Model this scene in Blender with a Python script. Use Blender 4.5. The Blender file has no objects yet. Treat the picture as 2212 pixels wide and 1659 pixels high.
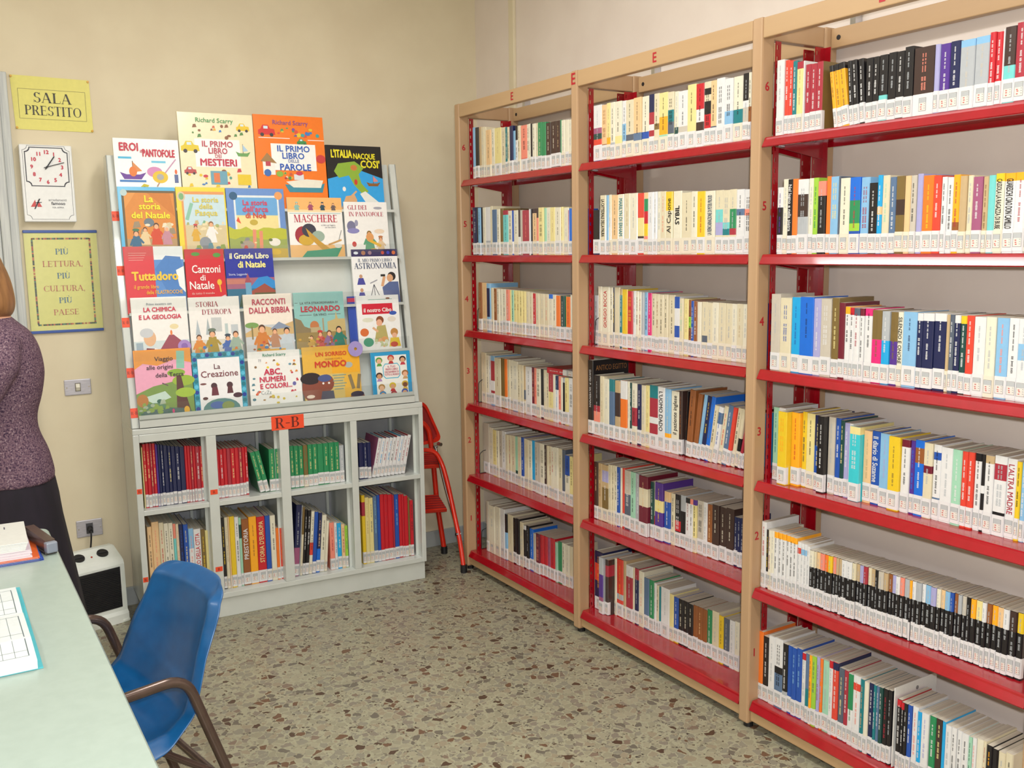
import bpy, bmesh, math, random
from mathutils import Vector, Matrix
C = bpy.context.scene.collection
D = bpy.data
R = math.radians
random.seed(11)

# ---------------------------------------------------------------- camera, light, exposure
CAM_H = 1.575
cd = D.cameras.new('camera'); cam = D.objects.new('camera', cd); C.objects.link(cam)
cd.sensor_width = 36.0; cd.lens = 2058.7 / 2212 * 36.0; cd.clip_start = 0.02
yaw, pitch, roll = 0.5491, 0.1408, -0.0138
fw = Vector((math.sin(yaw)*math.cos(pitch), math.cos(yaw)*math.cos(pitch), -math.sin(pitch)))
r0 = Vector((math.cos(yaw), -math.sin(yaw), 0)); u0 = r0.cross(fw)
rr = r0*math.cos(roll) + u0*math.sin(roll); uu = -r0*math.sin(roll) + u0*math.cos(roll)
m = Matrix((( rr.x, uu.x, -fw.x), (rr.y, uu.y, -fw.y), (rr.z, uu.z, -fw.z))).to_4x4()
m.translation = Vector((0, 0, CAM_H)); cam.matrix_world = m
bpy.context.scene.camera = cam
w = D.worlds.new('world'); bpy.context.scene.world = w; w.use_nodes = True
w.node_tree.nodes['Background'].inputs[0].default_value = (0.9, 0.95, 1.0, 1)
w.node_tree.nodes['Background'].inputs[1].default_value = 0.25
vs = bpy.context.scene.view_settings
vs.view_transform = 'Standard'; vs.look = 'None'; vs.gamma = 1.0; vs.use_curve_mapping = False
vs.exposure = -0.42
bpy.context.scene.cycles.max_bounces = 8
bpy.context.scene.cycles.diffuse_bounces = 4
bpy.context.scene.cycles.transparent_max_bounces = 12
def area(name, loc, rot, sx, sy, energy, col):
    l = D.lights.new(name, 'AREA'); l.shape = 'RECTANGLE'; l.size = sx; l.size_y = sy; l.energy = energy; l.color = col
    o = D.objects.new(name, l); C.objects.link(o); o.location = loc; o.rotation_euler = rot; return o
TUBES = [(1.15, 2.7), (1.0, 0.4), (-1.5, 2.6)]
for i, (x, y) in enumerate(TUBES):
    area('ceiling_lamp_light', (x, y, 2.93), (0, 0, 0), 0.24, 1.3, 36, (1.0, 0.985, 0.96))
# the camera's own flash, just above and to the right of the lens
fl = D.lights.new('camera_flash', 'POINT'); fl.shadow_soft_size = 0.02; fl.energy = 215; fl.color = (0.97, 0.98, 1.0)
flo = D.objects.new('camera_flash', fl); C.objects.link(flo)
flo.matrix_world = Matrix.Translation(rr*0.035 + uu*0.06 + fw*0.02) @ m

# ---------------------------------------------------------------- colour and materials
def lin(c):
    if isinstance(c, str):
        c = tuple(int(c[i:i+2], 16)/255 for i in (0, 2, 4))
    elif max(c) > 1: c = tuple(v/255 for v in c)
    return tuple((v/12.92 if v <= .04045 else ((v+.055)/1.055)**2.4) for v in c[:3]) + (1.0,)
def new_mat(name, rough=.5, spec=.5, metal=0.0, coat=0.0):
    mt = D.materials.new(name); mt.use_nodes = True
    b = mt.node_tree.nodes['Principled BSDF']
    b.inputs['Roughness'].default_value = rough; b.inputs['Metallic'].default_value = metal
    b.inputs['Specular IOR Level'].default_value = spec
    b.inputs['Coat Weight'].default_value = coat; b.inputs['Coat Roughness'].default_value = .15
    return mt, mt.node_tree, b
def nd(nt, t, **kw):
    n = nt.nodes.new(t)
    for k, v in kw.items():
        if k in n.inputs: n.inputs[k].default_value = v
        else: setattr(n, k, v)
    return n
def coords(nt, scale=(1, 1, 1)):
    tc = nt.nodes.new('ShaderNodeTexCoord'); mp = nt.nodes.new('ShaderNodeMapping')
    mp.inputs['Scale'].default_value = scale; nt.links.new(tc.outputs['Object'], mp.inputs['Vector']); return mp.outputs[0]
def bump(nt, b, src, strength, dist=.002):
    bp = nt.nodes.new('ShaderNodeBump'); bp.inputs['Strength'].default_value = strength; bp.inputs['Distance'].default_value = dist
    nt.links.new(src, bp.inputs['Height']); nt.links.new(bp.outputs[0], b.inputs['Normal'])
def noise_mat(name, col, col2, scale=20, rough=.5, stretch=(1, 1, 1), bmp=0.0, lo=.35, hi=.65, detail=4, metal=0, coat=0, spec=.5):
    mt, nt, b = new_mat(name, rough, spec, metal, coat)
    n = nd(nt, 'ShaderNodeTexNoise', Scale=scale, Detail=detail); nt.links.new(coords(nt, stretch), n.inputs['Vector'])
    cr = nt.nodes.new('ShaderNodeValToRGB'); e = cr.color_ramp.elements
    e[0].position = lo; e[0].color = lin(col); e[1].position = hi; e[1].color = lin(col2)
    nt.links.new(n.outputs['Fac'], cr.inputs[0]); nt.links.new(cr.outputs[0], b.inputs['Base Color'])
    if bmp: bump(nt, b, n.outputs['Fac'], bmp)
    return mt
def attr_mat(name, rough, coat=0.0, spec=.5):
    mt, nt, b = new_mat(name, rough, spec, 0, coat)
    a = nt.nodes.new('ShaderNodeAttribute'); a.attribute_name = 'Col'
    n = nd(nt, 'ShaderNodeTexNoise', Scale=60.0, Detail=3.0); nt.links.new(coords(nt), n.inputs['Vector'])
    mx = nt.nodes.new('ShaderNodeMix'); mx.data_type = 'RGBA'; mx.blend_type = 'MULTIPLY'; mx.inputs[0].default_value = .12
    nt.links.new(a.outputs['Color'], mx.inputs[6]); nt.links.new(n.outputs['Fac'], mx.inputs[7])
    nt.links.new(mx.outputs[2], b.inputs['Base Color'])
    return mt
M = {}
M['wall'] = noise_mat('wall_paint', (219, 208, 180), (214, 202, 174), 5, .75, bmp=.12)
M['wall_r'] = noise_mat('side_wall_paint', (226, 215, 205), (221, 209, 199), 5, .55, bmp=.08)
M['ceil'] = noise_mat('ceiling_paint', (236, 232, 222), (230, 226, 215), 4, .8)
M['beech'] = noise_mat('beech_wood', (186, 153, 118), (175, 141, 106), 9, .38, (1, 1, .06), lo=.3, hi=.7, coat=.15)
M['beech_h'] = noise_mat('beech_wood_rail', (190, 158, 118), (178, 145, 106), 9, .38, (1, .06, 1), lo=.3, hi=.7, coat=.15)
M['red'] = noise_mat('red_enamel', (160, 9, 26), (152, 7, 22), 30, .22, coat=.5); M['red'].node_tree.nodes['Principled BSDF'].inputs['Coat Roughness'].default_value = .06
M['grey'] = noise_mat('grey_green_enamel', (204, 209, 204), (199, 204, 199), 12, .3, coat=.6); M['grey'].node_tree.nodes['Principled BSDF'].inputs['Coat Roughness'].default_value = .07
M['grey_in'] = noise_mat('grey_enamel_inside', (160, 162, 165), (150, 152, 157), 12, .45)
M['attr'] = attr_mat('printed_cover', .32, .25)
M['label'] = attr_mat('spine_tape', .25, .3)
M['print'] = attr_mat('print', .45)
M['pages'] = noise_mat('page_edges', (216, 208, 190), (188, 180, 164), 3, .85, (1, 260, .5), lo=.35, hi=.65)
M['desk'] = noise_mat('desk_laminate', (160, 175, 166), (156, 171, 162), 40, .35, spec=.35)
M['chrome'] = new_mat('chrome', .15, .5, 1.0)[0]; M['chrome'].node_tree.nodes['Principled BSDF'].inputs['Base Color'].default_value = lin((200, 200, 205))
M['ladder'] = noise_mat('orange_red_enamel', (214, 44, 22), (204, 36, 18), 20, .3, coat=.3)
M['ladder_d'] = noise_mat('dark_red_tread', (150, 30, 28), (138, 24, 24), 20, .5)
M['black'] = noise_mat('black_rubber', (26, 26, 30), (20, 20, 24), 30, .5)
M['tube'] = noise_mat('bronze_tube', (92, 76, 68), (82, 66, 60), 20, .22, metal=.55)
M['blue'] = noise_mat('blue_plastic', (8, 80, 134), (6, 74, 126), 30, .36, coat=.1)
M['white_pl'] = noise_mat('white_plastic', (226, 230, 224), (220, 225, 218), 20, .35)
M['plate'] = noise_mat('brushed_plate', (190, 188, 196), (176, 174, 184), 30, .35, (1, 1, 8), metal=.35)
M['marble'] = noise_mat('grey_marble', (176, 180, 178), (160, 164, 166), 9, .3, lo=.3, hi=.7, detail=8)
M['casing'] = noise_mat('door_casing_paint', (196, 200, 196), (176, 180, 180), 40, .4, (6, 6, .15))
def terrazzo():
    mt, nt, b = new_mat('terrazzo', .33, .45)
    base = coords(nt)
    wn = nd(nt, 'ShaderNodeTexNoise', Scale=28.0, Detail=3.0); nt.links.new(base, wn.inputs['Vector'])
    add = nt.nodes.new('ShaderNodeVectorMath'); add.operation = 'MULTIPLY_ADD'
    nt.links.new(wn.outputs['Color'], add.inputs[0]); add.inputs[1].default_value = (.022, .022, .022); nt.links.new(base, add.inputs[2])
    def layer(scale, chips, cover, edge):
        v = nd(nt, 'ShaderNodeTexVoronoi', Scale=scale); v.feature = 'F1'; nt.links.new(add.outputs[0], v.inputs['Vector'])
        ve = nd(nt, 'ShaderNodeTexVoronoi', Scale=scale); ve.feature = 'DISTANCE_TO_EDGE'; nt.links.new(add.outputs[0], ve.inputs['Vector'])
        sep = nt.nodes.new('ShaderNodeSeparateColor'); nt.links.new(v.outputs['Color'], sep.inputs[0])
        cr = nt.nodes.new('ShaderNodeValToRGB'); cr.color_ramp.interpolation = 'CONSTANT'
        els = cr.color_ramp.elements
        while len(els) > 1: els.remove(els[-1])
        els[0].position = 0; els[0].color = lin(chips[0][1])
        for p, c in chips[1:]:
            e = els.new(p); e.color = lin(c)
        nt.links.new(sep.outputs[0], cr.inputs[0])
        g = nt.nodes.new('ShaderNodeMath'); g.operation = 'GREATER_THAN'; nt.links.new(ve.outputs['Distance'], g.inputs[0])
        ed = nt.nodes.new('ShaderNodeMath'); ed.operation = 'MULTIPLY_ADD'; nt.links.new(sep.outputs[2], ed.inputs[0]); ed.inputs[1].default_value = edge; ed.inputs[2].default_value = edge*.35
        nt.links.new(ed.outputs[0], g.inputs[1])
        k = nt.nodes.new('ShaderNodeMath'); k.operation = 'LESS_THAN'; nt.links.new(sep.outputs[1], k.inputs[0]); k.inputs[1].default_value = cover
        mu = nt.nodes.new('ShaderNodeMath'); mu.operation = 'MULTIPLY'; nt.links.new(g.outputs[0], mu.inputs[0]); nt.links.new(k.outputs[0], mu.inputs[1])
        return cr.outputs[0], mu.outputs[0]
    chipsA = [(0, (146, 142, 120)), (.22, (136, 132, 116)), (.40, (154, 149, 126)), (.55, (131, 123, 109)), (.66, (148, 138, 116)), (.80, (107, 101, 89)), (.87, (108, 82, 63)), (.92, (81, 62, 49)), (.96, (125, 109, 94))]
    chipsB = [(0, (133, 128, 112)), (.35, (150, 144, 122)), (.68, (109, 103, 89)), (.88, (86, 71, 58)), (.95, (70, 63, 58))]
    ca, ma = layer(38, chipsA, .90, .11)
    cb, mb = layer(98, chipsB, .55, .10)
    mo = nd(nt, 'ShaderNodeTexNoise', Scale=7.0, Detail=4.0); nt.links.new(base, mo.inputs['Vector'])
    mr = nt.nodes.new('ShaderNodeValToRGB'); mr.color_ramp.elements[0].color = lin((154, 153, 129)); mr.color_ramp.elements[1].color = lin((165, 161, 136))
    nt.links.new(mo.outputs['Fac'], mr.inputs[0])
    x1 = nt.nodes.new('ShaderNodeMix'); x1.data_type = 'RGBA'; nt.links.new(mb, x1.inputs[0]); nt.links.new(mr.outputs[0], x1.inputs[6]); nt.links.new(cb, x1.inputs[7])
    x2 = nt.nodes.new('ShaderNodeMix'); x2.data_type = 'RGBA'; nt.links.new(ma, x2.inputs[0]); nt.links.new(x1.outputs[2], x2.inputs[6]); nt.links.new(ca, x2.inputs[7])
    nt.links.new(x2.outputs[2], b.inputs['Base Color'])
    return mt
M['terrazzo'] = terrazzo()
def clear_plastic():
    mt = D.materials.new('clear_acrylic'); mt.use_nodes = True; nt = mt.node_tree; nt.nodes.clear()
    o = nt.nodes.new('ShaderNodeOutputMaterial'); t = nt.nodes.new('ShaderNodeBsdfTransparent'); t.inputs[0].default_value = (.98, .99, .99, 1)
    g = nt.nodes.new('ShaderNodeBsdfGlossy'); g.inputs['Roughness'].default_value = .08
    mx = nt.nodes.new('ShaderNodeMixShader'); mx.inputs[0].default_value = .05; nt.links.new(t.outputs[0], mx.inputs[1]); nt.links.new(g.outputs[0], mx.inputs[2])
    nt.links.new(mx.outputs[0], o.inputs[0]); return mt
M['clear'] = clear_plastic()
def lamp_mat():
    mt, nt, b = new_mat('lamp_tube', .4); b.inputs['Emission Color'].default_value = (1, .98, .93, 1); b.inputs['Emission Strength'].default_value = 2.0; return mt
M['lamp'] = lamp_mat()

# ---------------------------------------------------------------- mesh helpers
class MB:
    def __init__(s): s.v = []; s.f = []; s.c = []; s.smooth = []
    def face(s, pts, col=(1, 1, 1), sm=False):
        n = len(s.v); s.v += [tuple(p) for p in pts]; s.f.append(tuple(range(n, n+len(pts)))); s.c.append(col); s.smooth.append(sm)
    def grid(s, P, col=(1, 1, 1), sm=True, closed=False):
        n = len(s.v); nu = len(P); nv = len(P[0])
        for row in P: s.v += [tuple(p) for p in row]
        for i in range(nu-1):
            for j in range(nv if closed else nv-1):
                j2 = (j+1) % nv
                s.f.append((n+i*nv+j, n+(i+1)*nv+j, n+(i+1)*nv+j2, n+i*nv+j2)); s.c.append(col); s.smooth.append(sm)
    def box(s, a, b, col=(1, 1, 1), mat=None, bev=0.0):
        x0, y0, z0 = a; x1, y1, z1 = b
        if x0 > x1: x0, x1 = x1, x0
        if y0 > y1: y0, y1 = y1, y0
        if z0 > z1: z0, z1 = z1, z0
        if bev <= 0:
            P = [Vector(p) for p in ((x0, y0, z0), (x1, y0, z0), (x1, y1, z0), (x0, y1, z0), (x0, y0, z1), (x1, y0, z1), (x1, y1, z1), (x0, y1, z1))]
            F = [(0, 3, 2, 1), (4, 5, 6, 7), (0, 1, 5, 4), (1, 2, 6, 5), (2, 3, 7, 6), (3, 0, 4, 7)]
        else:
            bm = bmesh.new(); bmesh.ops.create_cube(bm, size=1)
            for v in bm.verts: v.co = Vector(((x0+x1)/2+v.co.x*(x1-x0), (y0+y1)/2+v.co.y*(y1-y0), (z0+z1)/2+v.co.z*(z1-z0)))
            bmesh.ops.bevel(bm, geom=bm.edges[:], offset=bev, segments=2, profile=.5, affect='EDGES')
            P = [v.co.copy() for v in bm.verts]; bm.verts.index_update(); F = [tuple(v.index for v in f.verts) for f in bm.faces]; bm.free()
        if mat: P = [mat @ p for p in P]
        n = len(s.v); s.v += [tuple(p) for p in P]
        for f in F: s.f.append(tuple(n+i for i in f)); s.c.append(col); s.smooth.append(False)
    def prism(s, poly, z0, z1, col=(1, 1, 1), mat=None, axis='z', sm=False):
        def mk(p, z):
            q = {'z': (p[0], p[1], z), 'y': (p[0], z, p[1]), 'x': (z, p[0], p[1])}[axis]
            return tuple(mat @ Vector(q)) if mat else q
        n = len(s.v); k = len(poly)
        s.v += [mk(p, z0) for p in poly] + [mk(p, z1) for p in poly]
        s.f.append(tuple(range(n, n+k))[::-1]); s.c.append(col); s.smooth.append(False)
        s.f.append(tuple(range(n+k, n+2*k))); s.c.append(col); s.smooth.append(False)
        for i in range(k):
            j = (i+1) % k; s.f.append((n+i, n+j, n+k+j, n+k+i)); s.c.append(col); s.smooth.append(sm)
    def tube(s, pts, r, seg=10, fillet=0.0, col=(1, 1, 1), caps=True):
        pts = [Vector(p) for p in pts]
        if fillet > 0 and len(pts) > 2:
            o = [pts[0]]
            for i in range(1, len(pts)-1):
                a, b, c = pts[i-1], pts[i], pts[i+1]; d1 = (a-b); d2 = (c-b); fl_ = min(fillet, d1.length*.45, d2.length*.45)
                p1 = b+d1.normalized()*fl_; p2 = b+d2.normalized()*fl_
                for k in range(7):
                    t = k/6; o.append(p1*(1-t)**2+b*2*t*(1-t)+p2*t*t)
            o.append(pts[-1]); pts = o
        rings = []; up = None
        for i, p in enumerate(pts):
            d = (pts[min(i+1, len(pts)-1)]-pts[max(i-1, 0)]).normalized()
            if up is None:
                up = Vector((0, 0, 1)) if abs(d.z) < .9 else Vector((1, 0, 0))
            sd = d.cross(up).normalized(); up = sd.cross(d).normalized()
            rad = r[min(i, len(r)-1)] if isinstance(r, (list, tuple)) else r
            rings.append([p+sd*math.cos(2*math.pi*k/seg)*rad+up*math.sin(2*math.pi*k/seg)*rad for k in range(seg)])
        s.grid(rings, col, True, True)
        if caps:
            s.face(rings[0], col); s.face(rings[-1][::-1], col)
    def disc(s, c, r, h, seg=20, col=(1, 1, 1), mat=None):
        poly = [(c[0]+r*math.cos(2*math.pi*k/seg), c[1]+r*math.sin(2*math.pi*k/seg)) for k in range(seg)]
        s.prism(poly, c[2], c[2]+h, col, mat)
    def mesh(s, name, mat):
        me = D.meshes.new(name); me.from_pydata(s.v, [], s.f); me.materials.append(mat)
        me.polygons.foreach_set('use_smooth', s.smooth)
        at = me.color_attributes.new('Col', 'FLOAT_COLOR', 'CORNER'); buf = []
        cache = {}
        for f, c in zip(s.f, s.c):
            l = cache.get(c)
            if l is None: l = cache[c] = lin(c)
            buf += list(l)*len(f)
        at.data.foreach_set('color', buf); me.update(); return me
    def build(s, name, mat, parent=None, recalc=False, mw=None):
        me = s.mesh(name, mat)
        if recalc:
            bm = bmesh.new(); bm.from_mesh(me); bmesh.ops.remove_doubles(bm, verts=bm.verts, dist=1e-5); bmesh.ops.recalc_face_normals(bm, faces=bm.faces); bm.to_mesh(me); bm.free()
        return link(name, me, parent, mw)
def link(name, me, parent=None, mw=None):
    o = D.objects.new(name, me); C.objects.link(o)
    if parent: o.parent = parent
    if mw: o.matrix_local = mw
    return o
def empty(name, loc, label=None, cat=None, rz=0, group=None, kind=None):
    o = D.objects.new(name, None); C.objects.link(o); o.location = loc; o.rotation_euler = (0, 0, rz); o.empty_display_size = .05
    return tag(o, label, cat, group, kind)
def tag(o, label=None, cat=None, group=None, kind=None):
    if label: o['label'] = label
    if cat: o['category'] = cat
    if group: o['group'] = group
    if kind: o['kind'] = kind
    return o
def struct(o, label=None): o['kind'] = 'structure'; 
def local(o, x):  # world point -> parent's space
    return o.matrix_world.inverted() @ Vector(x)

# ---------------------------------------------------------------- lettering
_gl = {}
def glyph(ch):
    if ch in _gl: return _gl[ch]
    def shape(body):
        cu = D.curves.new('t', 'FONT'); cu.body = body; cu.size = 1.0; cu.resolution_u = 2; cu.fill_mode = 'FRONT'
        o = D.objects.new('t', cu); C.objects.link(o); dg = bpy.context.evaluated_depsgraph_get(); dg.update()
        me = D.meshes.new_from_object(o.evaluated_get(dg)); vs_ = [(v.co.x, v.co.y) for v in me.vertices]; fs = [tuple(p.vertices) for p in me.polygons]
        D.objects.remove(o); D.curves.remove(cu); D.meshes.remove(me); return vs_, fs
    v1, f1 = shape(ch) if ch != ' ' else ([], [])
    def right(b): v, _ = shape(b); return max(x for x, y in v)
    adv = right(ch+'I') - right('I')
    _gl[ch] = (v1, f1, adv); return _gl[ch]
SERIF = {}
def _serif():
    T, t, s = .13, .035, .06     # stem, hairline, serif overhang
    def st(x, y0=0, y1=.7, w=T, top=True, bot=True):
        o = [[(x, y0), (x+w, y0), (x+w, y1), (x, y1)]]
        if bot: o.append([(x-s, y0), (x+w+s, y0), (x+w+s, y0+t), (x-s, y0+t)])
        if top: o.append([(x-s, y1-t), (x+w+s, y1-t), (x+w+s, y1), (x-s, y1)])
        return o
    def bar(x0, x1, y, h=t): return [[(x0, y), (x1, y), (x1, y+h), (x0, y+h)]]
    def arc(cx, cy, rx, ry, a0, a1, thick=T, n=14):
        o = []
        for i in range(n):
            q = []
            for a in (a0+(a1-a0)*i/n, a0+(a1-a0)*(i+1)/n):
                ar = R(a); th = t+(thick-t)*abs(math.cos(ar)); q.append((ar, th))
            (a, ta), (b, tb) = q
            o.append([(cx+(rx)*math.cos(a), cy+ry*math.sin(a)), (cx+rx*math.cos(b), cy+ry*math.sin(b)), (cx+(rx-tb)*math.cos(b), cy+(ry-t)*math.sin(b)), (cx+(rx-ta)*math.cos(a), cy+(ry-t)*math.sin(a))])
        return o
    def dg(x0, y0, x1, y1, w): return [[(x0, y0), (x0+w, y0), (x1+w, y1), (x1, y1)]]
    def sf(x, w, y, h=t): return [[(x-s, y), (x+w+s, y), (x+w+s, y+h), (x-s, y+h)]]
    S = SERIF
    S['I'] = (st(.08), .30)
    S['L'] = (st(.08)+bar(.2, .52, 0)+[[(.49, 0), (.52, 0), (.54, .18), (.52, .18)]], .58)
    S['T'] = (st(.24, top=False)+bar(.03, .58, .665)+[[(.03, .7), (.06, .7), (.05, .54), (.03, .54)], [(.55, .7), (.58, .7), (.58, .54), (.56, .54)]], .61)
    S['E'] = (st(.08)+bar(.2, .52, 0)+bar(.2, .44, .34)+bar(.2, .5, .665)+[[(.49, 0), (.52, 0), (.54, .17), (.52, .17)], [(.47, .7), (.5, .7), (.5, .55), (.48, .55)], [(.42, .28), (.44, .28), (.44, .44), (.42, .44)]], .58)
    S['P'] = (st(.08)+arc(.3, .515, .24, .185, -90, 90)+bar(.2, .3, .665)+bar(.2, .3, .33), .56)
    S['R'] = (st(.08)+arc(.3, .515, .23, .185, -90, 90)+bar(.2, .3, .665)+bar(.2, .3, .33)+dg(.48, 0, .28, .34, .13)+sf(.5, .1, 0), .66)
    S['O'] = (arc(.36, .35, .33, .36, 0, 360, T, 24), .72)
    S['C'] = (arc(.36, .35, .33, .36, 48, 312, T, 22)+[[(.6, .7), (.63, .7), (.63, .5), (.61, .5)], [(.6, 0), (.63, 0), (.63, .2), (.61, .2)]], .68)
    S['G'] = (arc(.36, .35, .33, .36, 48, 312, T, 22)+[[(.6, .7), (.63, .7), (.63, .5), (.61, .5)], [(.52, 0.02), (.64, 0.02), (.64, .3), (.52, .3)]]+sf(.53, .1, .28), .72)
    S['D'] = (st(.08)+arc(.28, .35, .36, .35, -90, 90)+bar(.2, .3, .665)+bar(.2, .3, 0), .68)
    S['U'] = (st(.08, .2, .7, bot=False)+arc(.325, .22, .245, .23, 180, 360)+st(.52, .2, .7, .05, bot=False), .66)
    S['A'] = (dg(.06, 0, .3, .7, .04)+dg(.5, 0, .27, .7, .13)+bar(.15, .5, .22)+sf(.06, .04, 0)+sf(.5, .13, 0), .70)
    S['S'] = (arc(.26, .52, .2, .185, 20, 270, .12)+arc(.26, .185, .22, .185, -160, 90, .12)+[[(.43, .7), (.46, .7), (.46, .52), (.44, .52)], [(.04, 0), (.07, 0), (.06, .2), (.04, .2)]], .52)
    S['M'] = (st(.08, w=.04)+dg(.36, 0, .08, .7, .12)+dg(.39, 0, .62, .7, .04)+st(.62), .86)
    S['N'] = (st(.08, w=.04)+dg(.5, 0, .08, .7, .13)+st(.6, w=.04, bot=False), .72)
    S['H'] = (st(.08)+bar(.15, .6, .34)+st(.54), .76)
    S['B'] = (st(.08)+arc(.3, .53, .22, .17, -90, 90)+arc(.3, .19, .26, .19, -90, 90)+bar(.2, .3, .665)+bar(.2, .3, .34)+bar(.2, .3, 0), .66)
    S['-'] = (bar(.06, .34, .28, .05), .4)
    S["'"] = ([[(.06, .7), (.14, .7), (.1, .5), (.07, .5)]], .2)
    S[','] = ([[(.05, .1), (.14, .1), (.1, -.12), (.05, -.12)]], .2)
    S['\u00d9'] = (S['U'][0]+[[(.2, .92), (.28, .92), (.38, .78), (.34, .78)]], .66)
_serif()
def text_faces(body, font='sans'):
    """list of polygons at cap height ~0.7 (unit size) and the width"""
    out = []; x = 0
    for ch in body:
        if font == 'serif' and ch in SERIF:
            polys, adv = SERIF[ch]
            out += [[(px+x, py) for px, py in p] for p in polys]; x += adv
        elif font == 'serif' and ch == ' ': x += .3
        else:
            v, f, adv = glyph(ch)
            out += [[(v[i][0]+x, v[i][1]) for i in p] for p in f]; x += adv
    return out, x
def put_text(mb, body, mat, size, col, maxw=None, font='sans', align='c', bold=0):
    """text in the XY plane of mat, centred on the origin (cap height = .7 size)"""
    polys, wd = text_faces(body, font)
    sx = size; 
    if maxw and wd*size > maxw: sx = maxw/wd
    sy = size
    ox = {'c': -wd*sx/2, 'l': 0, 'r': -wd*sx}[align]
    offs = [(0, 0, 0)] if not bold else [(-bold, 0, 0), (bold, 0, .00008), (0, bold, .00016), (0, -bold, .00024)]
    for dx, dy, dz in offs:
        for p in polys: mb.face([mat @ Vector((px*sx+ox+dx*size, (py-.35)*sy+dy*size, dz)) for px, py in p], col)
def frame(o, x, y):
    """matrix with origin o, x axis x, y axis y"""
    x = Vector(x).normalized(); y = Vector(y).normalized(); z = x.cross(y)
    mm = Matrix(((x.x, y.x, z.x), (x.y, y.y, z.y), (x.z, y.z, z.z))).to_4x4(); mm.translation = Vector(o); return mm

# ---------------------------------------------------------------- room
YB, XR, XL, YF, ZC = 4.45, 2.53, -2.4, -2.6, 3.05
def slab(name, a, b, mat):
    mb = MB(); mb.box(a, b); o = mb.build(name, mat); o['kind'] = 'structure'; return o
slab('floor', (XL-.1, YF-.1, -.1), (XR+.1, YB+.1, 0), M['terrazzo'])
slab('wall_back', (XL-.1, YB, 0), (XR+.1, YB+.1, ZC), M['wall'])
slab('wall_right', (XR, YF, 0), (XR+.1, YB, ZC), M['wall_r'])
slab('wall_left', (XL-.1, YF, 0), (XL, YB, ZC), M['wall'])
slab('wall_front', (XL-.1, YF-.1, 0), (XR+.1, YF, ZC), M['wall'])
slab('ceiling', (XL-.1, YF-.1, ZC), (XR+.1, YB+.1, ZC+.1), M['ceil'])
mb = MB(); mb.box((.36, YB-.012, 0), (XR, YB, .085), bev=.002); mb.build('baseboard_back', M['marble'])['kind'] = 'structure'
mb = MB(); mb.box((XR-.012, YF, 0), (XR, YB-.012, .085), bev=.002); mb.build('baseboard_right', M['marble'])['kind'] = 'structure'
# vertical cable cover on the right wall, running floor to ceiling behind the shelving
mb = MB(); mb.box((XR-.016, 4.052, .085), (XR, 4.098, ZC), bev=.003); mb.build('trim_1', M['wall'])['kind'] = 'structure'
# door casing at the far left of the back wall
dr = empty('door_1', (0, 0, 0), kind='structure')
mb = MB()
for x0, x1, d in ((.318, .352, .030), (.285, .318, .045), (.255, .285, .036), (.225, .255, .050)):
    mb.box((x0, YB-d, 0), (x1, YB, 2.305), bev=.004)
mb.box((-.75, YB-.045, 2.20), (.225, YB, 2.305), bev=.004)
mb.box((-.75, YB-.045, 0), (-.65, YB, 2.20), bev=.004)
mb.build('door_casing', M['casing'], dr)
mb = MB(); mb.box((-.65, YB-.02, 0), (.225, YB, 2.20)); mb.build('door_panel', M['casing'], dr)
for i, (x, y) in enumerate(TUBES):
    t = empty('ceiling_lamp', (x, y, 2.95), ['white ceiling light fitting above the aisle beside the shelving', 'white ceiling light fitting above the spot behind the camera', 'white ceiling light fitting over the far side of the desk'][i], 'ceiling light')
    mb = MB(); mb.box((-.15, -.7, .02), (.15, .7, .10), bev=.004); mb.build('housing', M['white_pl'], t)
    mb = MB()
    for sx in (-.06, .06): mb.tube([(sx, -.64, .0), (sx, .64, .0)], .013, 8)
    mb.build('tube', M['lamp'], t)
# ---------------------------------------------------------------- the beech and red shelving unit
A0, PW, PITCH = 2.181, .042, .947
Y0 = 4.050                      # far face of the far post
SZ = [None, .098, .483, .837, 1.193, 1.548, 1.898]
XBK = 2.510
unit = empty('bookcase', (A0, Y0-3*PITCH/2, 0), 'long beech bookcase with bright red metal shelves in three bays along the side wall', 'bookcase')
bpy.context.view_layer.update()
UT = Matrix.Translation(-unit.location)
def upart(mb, name, mat, parent=None, lab=None):
    mb.v = [tuple(UT @ Vector(p)) for p in mb.v] if parent is None else mb.v
    o = mb.build(name, mat, unit if parent is None else parent)
    if lab: o['label'] = lab
    return o
def raw(mb, name, mat, parent):   # child of a part whose mesh is already in unit space
    mb.v = [tuple(UT @ Vector(p)) for p in mb.v]; return mb.build(name, mat, parent)
RED_L = 'b4202c'
def letter(txt, o, xax, yax, size, parent, name='shelf_number'):
    mb = MB(); put_text(mb, txt, frame(o, xax, yax), size, RED_L, bold=.02); return raw(mb, name, M['print'], parent)
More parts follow.
